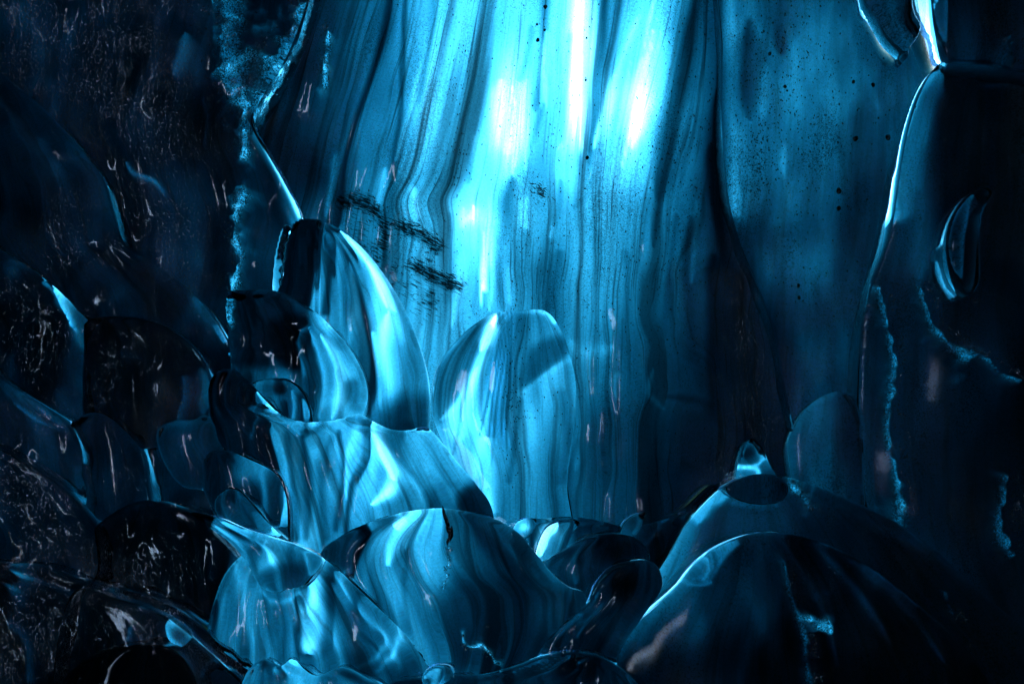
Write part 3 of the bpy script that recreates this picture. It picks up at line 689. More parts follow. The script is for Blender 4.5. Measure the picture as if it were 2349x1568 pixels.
Piece('ice_lobe', [(-300, 700), (-60, 830), (0, 868), (60, 905), (120, 944), (165, 984), (186, 1030), (187, 1076), (190, 1170), (-300, 1170)], -0.80, 0.16,
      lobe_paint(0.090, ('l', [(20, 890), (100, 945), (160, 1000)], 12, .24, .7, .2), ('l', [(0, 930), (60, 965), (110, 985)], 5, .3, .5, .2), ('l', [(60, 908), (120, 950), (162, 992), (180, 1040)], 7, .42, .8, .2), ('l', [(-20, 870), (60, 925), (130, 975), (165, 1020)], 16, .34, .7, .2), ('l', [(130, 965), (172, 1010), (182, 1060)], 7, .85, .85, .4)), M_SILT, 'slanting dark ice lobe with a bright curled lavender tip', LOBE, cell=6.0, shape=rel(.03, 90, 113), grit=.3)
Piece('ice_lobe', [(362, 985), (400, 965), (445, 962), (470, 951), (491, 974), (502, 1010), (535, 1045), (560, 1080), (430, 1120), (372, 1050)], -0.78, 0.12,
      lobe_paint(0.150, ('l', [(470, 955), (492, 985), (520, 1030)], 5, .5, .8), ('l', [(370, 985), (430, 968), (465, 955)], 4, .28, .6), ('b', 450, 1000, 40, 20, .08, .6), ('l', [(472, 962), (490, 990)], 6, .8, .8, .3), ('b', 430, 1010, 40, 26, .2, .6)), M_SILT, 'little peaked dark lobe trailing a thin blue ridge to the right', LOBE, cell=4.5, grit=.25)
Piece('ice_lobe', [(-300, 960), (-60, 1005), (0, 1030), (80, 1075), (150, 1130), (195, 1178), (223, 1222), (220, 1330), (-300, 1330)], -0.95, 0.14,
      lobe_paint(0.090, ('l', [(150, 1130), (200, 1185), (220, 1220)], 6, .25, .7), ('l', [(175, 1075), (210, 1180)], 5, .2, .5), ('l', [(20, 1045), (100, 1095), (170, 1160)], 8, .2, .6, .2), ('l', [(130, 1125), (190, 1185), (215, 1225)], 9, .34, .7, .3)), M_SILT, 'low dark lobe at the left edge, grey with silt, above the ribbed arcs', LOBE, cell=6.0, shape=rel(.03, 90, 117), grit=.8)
# ------------------------------------------------------------------ middle and lower domes
def paint_leaf(f):
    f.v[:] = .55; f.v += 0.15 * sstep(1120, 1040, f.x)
    f.area([(1000, 930), (1008, 840), (1060, 770), (1120, 740), (1115, 790), (1080, 860), (1040, 930), (1012, 965)], 10, .33, .85)
    f.line([(992, 930), (1004, 845), (1045, 787), (1095, 741), (1140, 718)], 5, 1.0, .9); f.line([(1012, 960), (1050, 930), (1090, 860), (1118, 790)], 10, .95, .7, taper=.2)
    f.line([(1140, 722), (1122, 770), (1104, 810)], 13, 1.9, .9, taper=.35); f.line([(1128, 745), (1095, 850), (1070, 930), (1055, 1010)], 13, 1.0, .7, taper=.1)
    f.line([(1160, 718), (1152, 800), (1130, 900), (1105, 1020), (1090, 1100)], 16, .82, .7, taper=.1)
    for k in range(5): f.line([(1146 + 6 * k, 712), (1150 + 5 * k, 745), (1140 + 7 * k, 820), (1118 + 11 * k + 2 * (k % 2), 930), (1100 + 15 * k + 5 * (k % 2), 1010 + 40 * (k % 3))], 2.8, .3, .6, taper=.2)
    f.line([(1075, 860), (1058, 950), (1045, 1040)], 5, .35, .7, taper=.2)
    f.area([(1185, 725), (1262, 722), (1285, 765), (1290, 810), (1250, 850), (1200, 892), (1190, 860), (1180, 790)], 16, .40, .85); f.area([(1215, 800), (1290, 770), (1285, 820), (1195, 895)], 14, .24, .75)
    f.line([(1170, 716), (1250, 718), (1270, 745)], 6, .8, .7, taper=.2); f.line([(1200, 898), (1255, 855), (1300, 822)], 9, .68, .6); f.blob(1050, 970, 40, 50, .9, .6)
    f.blob(1230, 960, 50, 60, .58, .7); f.line([(1190, 920), (1180, 1000), (1165, 1100)], 7, .35, .6); f.line([(1115, 1000), (1120, 1090), (1130, 1180)], 18, .9, .6, taper=.1)
    f.line([(1250, 920), (1245, 1050), (1240, 1190)], 16, .58, .6); f.line([(1285, 900), (1295, 1000), (1280, 1100)], 12, .35, .6)
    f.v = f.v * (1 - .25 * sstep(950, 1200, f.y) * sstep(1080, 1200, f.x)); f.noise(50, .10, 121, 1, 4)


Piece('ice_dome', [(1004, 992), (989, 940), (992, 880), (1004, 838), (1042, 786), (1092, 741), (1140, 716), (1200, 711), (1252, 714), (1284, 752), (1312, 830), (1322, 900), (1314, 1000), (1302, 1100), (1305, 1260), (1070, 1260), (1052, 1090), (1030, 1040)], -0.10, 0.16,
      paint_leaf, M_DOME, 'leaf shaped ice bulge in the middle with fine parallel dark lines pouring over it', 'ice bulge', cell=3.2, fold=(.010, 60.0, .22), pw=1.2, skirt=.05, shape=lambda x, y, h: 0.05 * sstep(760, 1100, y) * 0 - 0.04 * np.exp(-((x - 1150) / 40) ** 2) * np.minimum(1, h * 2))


def paint_saddle(f):
    f.v[:] = .52
    f.v *= 1 - .3 * sstep(1080, 1190, f.y) * sstep(900, 1050, f.x); f.noise(60, .25, 131, 1, 3)  # foot darkened as form shading, put in by thicker ice
    f.line([(610, 935), (690, 970), (760, 962), (826, 951)], 7, .78, .8); f.line([(826, 955), (815, 1020), (800, 1060), (805, 1150)], 14, .85, .6, taper=.2)
    f.line([(845, 965), (870, 1030), (905, 1080), (900, 1120), (850, 1160)], 20, 1.1, .85, taper=.25); f.line([(865, 1010), (898, 1075), (910, 1105)], 11, 1.6, .8, taper=.3)
    f.line([(826, 960), (838, 1010), (836, 1060), (815, 1120), (800, 1230)], 6, .16, .8); f.line([(780, 1000), (790, 1090), (775, 1210)], 7, .18, .7); f.line([(760, 1010), (745, 1120), (755, 1230)], 6, .28, .6)
    f.line([(690, 985), (705, 1100), (700, 1230)], 8, .22, .6); f.line([(650, 1000), (672, 1110), (680, 1230)], 8, .24, .6); f.blob(745, 1070, 18, 26, .2, .6); f.line([(725, 1040), (730, 1140), (728, 1230)], 12, .62, .6)
    f.blob(968, 985, 22, 8, 1.15, .8); f.line([(930, 1000), (965, 1060), (960, 1130)], 24, .74, .6, taper=.2); f.line([(985, 1000), (1020, 1060), (1040, 1110)], 20, .62, .5)
    f.line([(1000, 1000), (1050, 1060), (1090, 1110), (1128, 1170)], 8, .30, .7); f.area([(1060, 1120), (1110, 1140), (1136, 1190), (1060, 1190), (1040, 1160)], 16, .10, .85); f.line([(890, 1000), (940, 1090)], 6, .45, .5)
    f.line([(1005, 1120), (1080, 1110), (1120, 1150)], 8, .38, .5); f.line([(640, 960), (700, 1000), (740, 985)], 6, .2, .6)


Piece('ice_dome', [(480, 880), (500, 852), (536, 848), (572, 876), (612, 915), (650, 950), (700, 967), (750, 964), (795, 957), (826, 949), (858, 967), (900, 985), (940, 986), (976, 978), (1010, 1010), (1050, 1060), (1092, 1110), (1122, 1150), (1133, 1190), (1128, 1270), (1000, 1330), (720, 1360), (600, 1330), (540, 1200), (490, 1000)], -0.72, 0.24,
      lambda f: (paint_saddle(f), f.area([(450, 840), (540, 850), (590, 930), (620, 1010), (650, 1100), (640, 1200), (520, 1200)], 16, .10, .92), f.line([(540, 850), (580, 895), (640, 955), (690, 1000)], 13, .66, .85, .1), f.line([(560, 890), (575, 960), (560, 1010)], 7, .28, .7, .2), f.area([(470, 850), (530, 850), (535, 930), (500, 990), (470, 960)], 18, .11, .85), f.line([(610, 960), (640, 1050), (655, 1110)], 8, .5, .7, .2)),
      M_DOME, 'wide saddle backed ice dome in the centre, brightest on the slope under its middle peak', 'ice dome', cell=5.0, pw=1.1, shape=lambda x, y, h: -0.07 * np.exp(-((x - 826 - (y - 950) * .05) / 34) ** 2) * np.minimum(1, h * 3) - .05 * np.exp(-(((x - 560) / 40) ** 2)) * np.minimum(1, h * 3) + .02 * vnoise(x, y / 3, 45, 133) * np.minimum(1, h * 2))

Piece('ice_dome', [(478, 1040), (530, 1034), (590, 1058), (640, 1086), (662, 1132), (668, 1200), (660, 1290), (580, 1270), (505, 1195), (468, 1120)], -0.86, 0.16,
      lobe_paint(.26, ('a', [(440, 1030), (520, 1030), (545, 1120), (520, 1220), (460, 1240)], 34, .11, .9), ('l', [(540, 1042), (600, 1068), (650, 1100)], 7, .55, .8, .15), ('l', [(630, 1100), (645, 1150), (632, 1210)], 9, .62, .8, .25), ('l', [(590, 1075), (598, 1140), (590, 1200)], 10, .45, .6, .25), ('b', 560, 1090, 36, 26, .5, .6), ('l', [(612, 1090), (618, 1200)], 6, .12, .7), ('b', 570, 1170, 26, 40, .12, .7)),
      M_DOME, 'squat blue ice dome with twin white glints, left of the saddle backed dome', 'ice dome', cell=4.5)
Piece('ice_ridge', [(492, 1150), (518, 1122), (545, 1120), (580, 1152), (620, 1200), (660, 1238), (705, 1264), (735, 1292), (700, 1400), (620, 1340), (560, 1250), (505, 1190)], -0.98, 0.14,
      lobe_paint(.40, ('l', [(480, 1130), (500, 1200), (520, 1260)], 26, .07, .9), ('l', [(545, 1128), (590, 1180), (640, 1235), (720, 1280)], 9, .75, .8, .15), ('l', [(520, 1140), (560, 1200), (590, 1260)], 16, .12, .85), ('l', [(570, 1180), (610, 1260), (640, 1320)], 8, .3, .7), ('l', [(600, 1200), (650, 1270)], 6, .85, .6, .2)),
      M_DOME, 'slanting striped ice ridge under the squat blue dome', 'ice ridge', cell=4.5)


def paint_shelf(f):
    f.v[:] = .50; f.noise(50, .25, 141, 1, 3)
    f.line([(450, 1180), (510, 1215), (580, 1260), (640, 1300)], 14, .34, .5); f.line([(470, 1182), (560, 1218), (650, 1242), (720, 1275)], 7, .78, .8)
    f.line([(600, 1245), (625, 1290), (620, 1340)], 11, .8, .7, taper=.2); f.blob(622, 1280, 14, 20, 1.05, .6); f.line([(570, 1240), (590, 1300), (585, 1340)], 7, .26, .6); f.line([(650, 1255), (662, 1310)], 7, .26, .6)
    f.area([(600, 1310), (690, 1300), (700, 1345), (640, 1362), (595, 1350)], 12, .22, .75); f.line([(690, 1265), (700, 1320)], 7, .7, .6); f.blob(500, 1215, 22, 16, .72, .5)


def paint_front(f):
    f.v[:] = .45; f.noise(60, .25, 151, 1, 3)
    f.line([(735, 1275), (800, 1325), (870, 1385), (940, 1455), (985, 1525)], 10, .62, .8); f.line([(705, 1290), (720, 1350), (705, 1420), (715, 1500)], 15, .95, .85, taper=.15); f.line([(690, 1300), (695, 1400), (690, 1490)], 7, .42, .6)
    f.line([(745, 1290), (752, 1380), (745, 1500)], 9, .2, .8); f.line([(770, 1310), (790, 1370), (840, 1430), (880, 1470), (860, 1510), (800, 1540)], 8, .72, .75, taper=.15); f.line([(800, 1330), (860, 1390), (910, 1450), (900, 1500), (850, 1545)], 9, .8, .8, taper=.15)
    f.line([(785, 1340), (810, 1400), (830, 1460), (860, 1490)], 5, .2, .75); f.blob(810, 1380, 10, 26, .2, .7); f.blob(840, 1430, 40, 34, .4, .6); f.line([(820, 1340), (885, 1400), (925, 1470)], 5, .26, .7)
    f.area([(900, 1400), (960, 1450), (1000, 1560), (880, 1600), (930, 1500)], 20, .22, .8); f.area([(560, 1350), (690, 1340), (690, 1500), (600, 1560), (520, 1480)], 20, .48, .8); f.line([(690, 1350), (690, 1430), (700, 1500)], 6, .12, .7)
    f.line([(600, 1360), (640, 1385), (690, 1362)], 7, .75, .6); f.line([(640, 1370), (655, 1440), (650, 1510)], 8, .3, .5); f.area([(700, 1500), (900, 1530), (960, 1600), (700, 1600)], 20, .24, .7)
    f.area([(430, 1300), (520, 1300), (555, 1380), (560, 1580), (430, 1650)], 30, .32, .85); f.line([(540, 1290), (560, 1380), (585, 1480)], 12, .55, .6, taper=.3); f.line([(520, 1330), (520, 1430), (540, 1520)], 9, .34, .6, taper=.3); f.line([(500, 1380), (495, 1500)], 8, .08, .7, taper=.3); f.line([(610, 1380), (620, 1450), (640, 1520)], 8, .3, .5)  # pale glint strokes on the left flank painted as thinner ice


Piece('ice_dome', [(452, 1600), (468, 1490), (488, 1390), (520, 1310), (572, 1262), (640, 1250), (700, 1257), (748, 1285), (802, 1325), (862, 1380), (922, 1436), (966, 1490), (992, 1535), (1010, 1640), (560, 1700), (450, 1690)], -1.10, 0.24,
      paint_front, M_DOME, 'marbled ice dome at the bottom left of centre, banded with swirling dark lines', 'ice dome', cell=5.0, pw=1.1, shape=lambda x, y, h: -.05 * np.exp(-((x - 715) / 26) ** 2) * np.minimum(1, h * 2.5) + .025 * vnoise(x, y / 2, 50, 153) * np.minimum(1, h * 2))
Piece('ice_shelf', [(438, 1175), (500, 1187), (560, 1212), (630, 1235), (690, 1256), (735, 1284), (720, 1318), (695, 1346), (660, 1352), (640, 1360), (602, 1349), (572, 1300), (535, 1250), (480, 1208)], -1.24, 0.14,
      paint_shelf, M_DOME, 'striped overhanging ice shelf with a scalloped lower edge and small white glints', 'ice shelf', cell=4.0, skirt=.10)


def paint_big(f):
    f.v = .50 - .34 * sstep(1020, 1180, f.x) - .12 * sstep(1300, 1500, f.y); f.v = np.maximum(f.v, .16); f.noise(70, .14, 161, 1, 3)  # form shading toward the lower right, built into the thickness
    f.line([(740, 1262), (830, 1206), (950, 1174), (1050, 1172), (1140, 1194)], 6, .75, .7); f.line([(1140, 1194), (1190, 1224), (1230, 1272), (1290, 1335), (1335, 1360)], 8, .42, .6)
    f.line([(985, 1175), (940, 1200), (905, 1250), (890, 1300)], 18, 1.0, .8, taper=.3); f.line([(930, 1188), (905, 1215)], 13, 1.25, .7, taper=.3); f.line([(1000, 1180), (975, 1260), (965, 1350)], 20, .72, .6, taper=.2); f.line([(955, 1190), (925, 1260)], 10, .95, .5, taper=.3)
    f.area([(740, 1265), (830, 1210), (845, 1225), (810, 1300), (790, 1310)], 8, .16, .85); f.line([(838, 1225), (815, 1290), (800, 1330)], 7, .06, .85); f.line([(870, 1230), (845, 1300), (840, 1360)], 10, .66, .6)
    f.line([(960, 1330), (955, 1420), (985, 1530)], 14, .52, .6); f.line([(930, 1270), (925, 1360), (940, 1450)], 6, .3, .6); f.line([(1060, 1190), (1130, 1260), (1200, 1350), (1220, 1450)], 24, .17, .7); f.line([(1110, 1200), (1180, 1280), (1250, 1350)], 16, .28, .6)
    f.area([(1030, 1330), (1110, 1330), (1180, 1420), (1180, 1530), (1040, 1530)], 40, .13, .7); f.blob(1250, 1400, 60, 50, .26, .5); f.line([(1000, 1400), (1015, 1530)], 14, .36, .5)


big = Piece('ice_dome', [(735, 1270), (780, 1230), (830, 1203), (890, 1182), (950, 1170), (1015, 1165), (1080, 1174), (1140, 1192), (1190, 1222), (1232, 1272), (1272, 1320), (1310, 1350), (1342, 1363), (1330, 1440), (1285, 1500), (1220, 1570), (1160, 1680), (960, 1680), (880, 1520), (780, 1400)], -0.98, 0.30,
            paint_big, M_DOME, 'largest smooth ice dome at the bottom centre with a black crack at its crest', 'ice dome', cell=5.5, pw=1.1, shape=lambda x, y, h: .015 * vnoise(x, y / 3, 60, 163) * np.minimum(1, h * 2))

Piece('ice_ripple', [(1160, 1198), (1190, 1187), (1240, 1189), (1300, 1184), (1370, 1192), (1440, 1208), (1490, 1200), (1560, 1170), (1640, 1110), (1660, 1250), (1480, 1430), (1300, 1430), (1215, 1310), (1175, 1245)], -0.30, 0.14,
      lobe_paint(.34, ('b', 1198, 1213, 20, 15, 1.1, .9, -35), ('l', [(1275, 1205), (1250, 1225), (1236, 1275)], 11, 1.25, .95, .25), ('l', [(1220, 1195), (1222, 1260), (1240, 1310)], 7, .14, .7), ('l', [(1300, 1192), (1290, 1230), (1262, 1290)], 6, .5, .7, .2), ('l', [(1320, 1195), (1300, 1240), (1320, 1260), (1360, 1240)], 5, .35, .7, .2), ('b', 1400, 1215, 70, 18, .05, .8), ('a', [(1480, 1240), (1560, 1160), (1680, 1080), (1680, 1300), (1500, 1350)], 30, .05, .9), ('l', [(1430, 1210), (1445, 1190), (1470, 1178)], 5, .42, .7), ('l', [(1480, 1262), (1540, 1210), (1600, 1165)], 7, .2, .6)),
      M_DOME, 'rippled ice fold with two bright white beads at the foot of the curtain', 'ice ripple', cell=4.5, shape=lambda x, y, h: .04 * np.sin((x - 1200) / 15) * np.exp(-((x - 1260) / 90) ** 2) * np.minimum(1, h * 3))
Piece('ice_ripple', [(1225, 1310), (1262, 1275), (1300, 1255), (1350, 1232), (1405, 1224), (1455, 1232), (1486, 1262), (1490, 1330), (1450, 1420), (1320, 1420), (1260, 1360)], -0.55, 0.14,
      lobe_paint(.20, ('l', [(1290, 1262), (1350, 1234), (1410, 1227), (1470, 1245)], 5, .4, .7), ('l', [(1350, 1240), (1325, 1280), (1330, 1340)], 10, .36, .6, .2), ('b', 1420, 1270, 50, 30, .05, .8), ('l', [(1250, 1310), (1290, 1350), (1340, 1365)], 7, .34, .6), ('b', 1300, 1310, 30, 30, .26, .5)),
      M_DOME, 'low dark blue ice fold just below the ripple with bright beads', 'ice ripple', cell=4.5)
Piece('ice_curl', [(1176, 1226), (1184, 1200), (1205, 1189), (1230, 1191), (1224, 1216), (1200, 1238)], -0.50, 0.06,
      lobe_paint(.50, ('b', 1202, 1209, 15, 11, 1.3, .9, -30), ('l', [(1218, 1198), (1216, 1215), (1196, 1232)], 4, .16, .7)), M_DOME, 'tiny white bead of ice, left of the two at the foot of the curtain', 'ice curl', cell=3.0, skirt=.10)
Piece('ice_curl', [(1230, 1290), (1236, 1245), (1256, 1209), (1290, 1195), (1330, 1197), (1312, 1226), (1290, 1272), (1256, 1306)], -0.52, 0.08,
      lobe_paint(.42, ('l', [(1284, 1206), (1258, 1228), (1242, 1278)], 9, 1.3, .95, .3), ('l', [(1312, 1204), (1292, 1240), (1264, 1290)], 6, .2, .7), ('l', [(1322, 1204), (1306, 1232)], 4, .55, .7)), M_DOME, 'elongated curl of ice with a bright white streak, right of the tiny bead', 'ice curl', cell=3.0, skirt=.10)
Piece('ice_curl', [(1424, 1226), (1430, 1202), (1450, 1183), (1482, 1174), (1474, 1200), (1456, 1228)], -0.50, 0.05,
      lobe_paint(.26, ('l', [(1432, 1204), (1452, 1186), (1476, 1178)], 4, .6, .9), ('l', [(1476, 1184), (1468, 1204), (1452, 1222)], 3, .4, .8)), M_DOME, 'little leaf shaped fin of ice beside the dark fold left of the right hand dome', 'ice curl', cell=3.0, skirt=.10)
Piece('ice_ridge', [(1190, 1600), (1225, 1510), (1262, 1452), (1312, 1412), (1348, 1386), (1368, 1342), (1402, 1305), (1450, 1289), (1500, 1290), (1520, 1340), (1470, 1420), (1420, 1500), (1390, 1700), (1190, 1700)], -1.05, 0.16,
      lobe_paint(.17, ('l', [(1228, 1515), (1265, 1455), (1315, 1413), (1350, 1388)], 6, .50, .85), ('l', [(1355, 1385), (1378, 1335), (1405, 1308), (1450, 1292)], 6, .45, .85), ('l', [(1260, 1490), (1320, 1440), (1370, 1400), (1390, 1350)], 8, .34, .6, .2), ('b', 1440, 1350, 40, 36, .03, .85), ('l', [(1330, 1480), (1350, 1420), (1385, 1385)], 6, .3, .6, .2), ('b', 1340, 1540, 60, 50, .1, .6)),
      M_DOME, 'S curved ice ridge with a thin bright edge, right of the largest dome', 'ice ridge', cell=4.5)

# ------------------------------------------------------------------ right hand side
Piece('ice_bulge', [(1812, 1015), (1835, 960), (1872, 918), (1920, 898), (1955, 910), (1974, 960), (1980, 1060), (1972, 1200), (1840, 1200), (1818, 1090)], -0.16, 0.12,
      lobe_paint(.20, ('l', [(1818, 1005), (1840, 960), (1876, 922), (1925, 899)], 12, .50, .85), ('b', 1890, 960, 50, 50, .36, .6, -45), ('a', [(1960, 880), (2060, 880), (2080, 1200), (1980, 1200)], 40, .10, .8)),
      M_DIM, 'faint round ice bulge with a softly lit left rim, above the right hand domes', 'ice bulge', cell=6.0, pw=1.4, grit=.35)

Piece('ice_hood', [(1690, 1120), (1695, 1060), (1708, 1018), (1728, 1006), (1750, 1030), (1768, 1070), (1800, 1120), (1740, 1140)], -0.14, 0.08,
      lobe_paint(.42, ('l', [(1740, 1012), (1755, 1040), (1748, 1062), (1716, 1072)], 5, .95, .95), ('b', 1730, 1040, 10, 18, .12, .9), ('l', [(1712, 1072), (1740, 1076), (1745, 1088)], 7, 1.05, .9), ('b', 1712, 1030, 10, 20, .6, .7), ('b', 1770, 1100, 20, 30, .15, .7)),
      M_DOME, 'small glowing hood of ice with a ring shaped hollow, atop the right hand dome', 'ice hood', cell=3.5, skirt=.08)


def paint_r1(f):
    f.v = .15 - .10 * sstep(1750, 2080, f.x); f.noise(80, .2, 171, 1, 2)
    f.line([(1690, 1098), (1640, 1138), (1590, 1200), (1550, 1280), (1480, 1380), (1400, 1480)], 24, .44, .8, w2=40); f.line([(1690, 1140), (1640, 1160), (1610, 1210)], 14, .62, .8, taper=.3)  # sheen down the left flank painted by thinning the ice
    f.line([(1670, 1150), (1740, 1165), (1800, 1160)], 9, .34, .6, taper=.2); f.area([(1690, 1180), (1800, 1170), (1840, 1230), (1700, 1230)], 30, .20, .7); f.line([(1590, 1230), (1560, 1320), (1500, 1400)], 30, .36, .5)
    f.line([(1860, 1130), (1990, 1200), (2140, 1280), (2260, 1370)], 12, .13, .6); f.blob(1900, 1230, 90, 40, .07, .6)


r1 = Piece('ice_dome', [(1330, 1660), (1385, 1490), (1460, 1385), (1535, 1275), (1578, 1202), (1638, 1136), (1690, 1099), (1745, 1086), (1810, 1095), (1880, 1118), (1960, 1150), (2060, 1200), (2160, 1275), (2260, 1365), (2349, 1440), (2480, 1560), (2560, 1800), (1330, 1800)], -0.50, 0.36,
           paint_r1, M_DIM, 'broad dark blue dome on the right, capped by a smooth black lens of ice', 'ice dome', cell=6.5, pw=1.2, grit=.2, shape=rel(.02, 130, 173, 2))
cap = Piece('cap', [(1664, 1122), (1700, 1096), (1745, 1086), (1790, 1095), (1808, 1120), (1792, 1150), (1740, 1158), (1690, 1146)], -0.59, 0.06,
            lobe_paint(.12, ('l', [(1690, 1100), (1745, 1089), (1800, 1102)], 3, .4, .7), ('l', [(1680, 1142), (1740, 1156), (1795, 1148)], 4, .3, .6)), M_DIM, None, None, cell=4.0, parent=r1, skirt=.12)


def paint_r2(f):
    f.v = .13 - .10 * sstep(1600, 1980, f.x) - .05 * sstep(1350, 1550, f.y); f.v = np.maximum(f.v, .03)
    for q in ([(1850, 1250), (1960, 1350), (2060, 1500)], [(1930, 1275), (2060, 1390), (2180, 1540)], [(1800, 1250), (1880, 1380), (1930, 1540)]): f.line(q, 12, .12, .6, taper=.3); f.noise(80, .2, 181, 1, 2)  # faint radial sheen arcs, painted as thinner ice
    f.line([(1560, 1345), (1600, 1296), (1650, 1256), (1705, 1232), (1765, 1224)], 7, .55, .85); f.area([(1570, 1335), (1610, 1290), (1690, 1245), (1740, 1235), (1680, 1290), (1640, 1340), (1590, 1345)], 10, .38, .8)
    for k in range(4): f.line([(1600 + 16 * k, 1300 - 12 * k), (1596 + 20 * k, 1325 - 8 * k), (1582 + 20 * k, 1345 - 4 * k)], 3, .16 if k % 2 else .6, .7)
    f.line([(1570, 1348), (1610, 1352), (1640, 1345)], 5, .5, .7); f.line([(1570, 1350), (1500, 1400), (1430, 1470), (1380, 1560)], 34, .32, .8); f.blob(1680, 1380, 110, 70, .17, .6)
    f.line([(1800, 1290), (1815, 1370), (1840, 1450), (1850, 1568)], 10, .14, .7); f.line([(1780, 1222), (1880, 1240), (1990, 1300)], 5, .16, .7); f.line([(1990, 1300), (2110, 1390), (2250, 1540)], 8, .07, .6)


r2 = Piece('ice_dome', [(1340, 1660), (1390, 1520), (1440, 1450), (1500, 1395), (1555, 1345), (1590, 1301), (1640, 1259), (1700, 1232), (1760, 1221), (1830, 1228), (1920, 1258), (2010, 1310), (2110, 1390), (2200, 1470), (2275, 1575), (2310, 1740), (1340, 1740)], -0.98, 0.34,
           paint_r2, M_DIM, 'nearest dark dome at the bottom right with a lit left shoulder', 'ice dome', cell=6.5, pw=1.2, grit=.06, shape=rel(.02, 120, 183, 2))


def paint_col(f):
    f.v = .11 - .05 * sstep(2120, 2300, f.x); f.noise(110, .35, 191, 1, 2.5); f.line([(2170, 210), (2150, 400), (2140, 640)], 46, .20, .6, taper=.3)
    f.line([(2186, 150), (2142, 205), (2108, 295), (2088, 390), (2074, 500)], 40, .58, .95, taper=.12); f.line([(2176, 145), (2128, 200), (2093, 290), (2074, 390)], 9, 1.0, .7, taper=.12); f.line([(2170, 150), (2150, 220), (2140, 330)], 13, .44, .7, taper=.3); f.line([(2140, 200), (2110, 320), (2100, 460)], 26, .25, .6)  # left flank sheen put in as thinner ice
    f.line([(2130, 420), (2135, 520), (2140, 620)], 18, .22, .8, taper=.2); f.area([(2180, 160), (2380, 170), (2380, 700), (2260, 640), (2190, 450), (2170, 300)], 60, .05, .8); f.blob(2060, 640, 40, 90, .06, .6)
    f.line([(2225, 140), (2300, 152), (2349, 165)], 14, .05, .8); f.line([(2290, 175), (2349, 178)], 5, .16, .5); f.line([(2040, 560), (2005, 680), (1985, 850), (1985, 1000), (2010, 1200)], 50, .17, .8)


col = Piece('ice_column', [(2182, 134), (2150, 150), (2116, 204), (2086, 290), (2068, 380), (2055, 470), (2040, 560), (2005, 680), (1985, 850), (1985, 1000), (2010, 1200), (2150, 1400), (2340, 1600), (2650, 1700), (2650, 120), (2349, 140), (2230, 130)], -0.32, 0.22,
      paint_col, M_DIM, 'dark ice column at the right edge with a bright blue left flank', 'ice column', cell=6.5, pw=1.5, grit=.3, shape=lambda x, y, h: .04 * vnoise(x, y / 2, 110, 193) * np.minimum(1, h * 2.5) + .25 * sstep(480, 760, y) * sstep(420, 0, x - np.interp(y, [480, 560, 680, 850, 1000, 1200], [2055, 2040, 2005, 1985, 1985, 2010])))
funnel = Piece('ice_funnel', [(2136, -350), (2140, 0), (2152, 70), (2174, 132), (2196, 136), (2260, 140), (2349, 160), (2650, 180), (2650, -350)], -0.45, 0.16,
      lobe_paint(.08, ('l', [(2160, -80), (2168, 40), (2184, 130)], 17, .62, .95, 0, 2.0, 9), ('l', [(2150, -50), (2154, 60), (2175, 128)], 5, .8, .8), ('l', [(2192, -60), (2194, 60), (2192, 130)], 5, .42, .7), ('b', 2240, 60, 40, 100, .17, .6), ('b', 2330, 110, 20, 40, .2, .5), ('l', [(2215, 130), (2270, 138), (2349, 155)], 14, .05, .85)),
      M_DIM, 'funnel of ice tapering down onto the top of the right hand column', 'ice funnel', cell=5.5, grit=.2)
Piece('ice_lens', [(2262, 430), (2225, 444), (2194, 486), (2177, 545), (2180, 600), (2200, 648), (2226, 674), (2244, 650), (2246, 570), (2252, 490), (2275, 440)], -0.55, 0.06,
      lobe_paint(.10, ('l', [(2258, 436), (2222, 456), (2196, 496), (2182, 550)], 9, .5, .9, .1), ('l', [(2250, 450), (2232, 540), (2235, 640)], 5, .3, .8), ('l', [(2182, 580), (2202, 640), (2228, 668)], 4, .26, .7)),
      M_DIM, 'slim curved ice lens set into the dark right hand column', 'ice lens', cell=4.0)
Piece('ice_flap', [(1975, -350), (1985, 0), (2010, 40), (2040, 88), (2068, 114), (2082, 132), (2086, 112), (2104, 86), (2112, 60), (2095, 20), (2085, -350)], -0.26, 0.08,
      lobe_paint(.20, ('l', [(1985, -20), (2012, 42), (2042, 90), (2072, 118)], 6, .68, .85), ('l', [(2060, -30), (2070, 30), (2100, 70)], 14, .30, .8), ('l', [(2020, -10), (2050, 60), (2076, 108)], 8, .10, .8), ('l', [(2080, 130), (2092, 100), (2110, 74)], 4, .4, .7)),
      M_DIM, 'hanging flap of ice with a pointed tip near the top right', 'ice flap', cell=4.5)

# ------------------------------------------------------------------ lower left
def paint_cav(f):
    f.v[:] = .04  # cavity darkness painted as very thick ice
    f.line([(210, 1240), (260, 1186), (330, 1152), (400, 1166), (462, 1188)], 10, .16, .7, taper=.2); f.line([(400, 1166), (470, 1195), (530, 1245), (570, 1310)], 9, .5, .7, taper=.2)
    f.area([(490, 1200), (560, 1280), (620, 1400), (600, 1560), (500, 1560), (480, 1440), (510, 1300)], 30, .30, .9); f.line([(560, 1290), (575, 1380), (590, 1500)], 16, .42, .6, taper=.2)
    f.line([(520, 1330), (535, 1420), (545, 1520)], 10, .12, .6); f.line([(455, 1185), (470, 1260), (466, 1330)], 8, .10, .7); f.line([(505, 1290), (498, 1340), (480, 1365)], 6, .24, .7, taper=.3); f.noise(60, .25, 201, 1, 3)


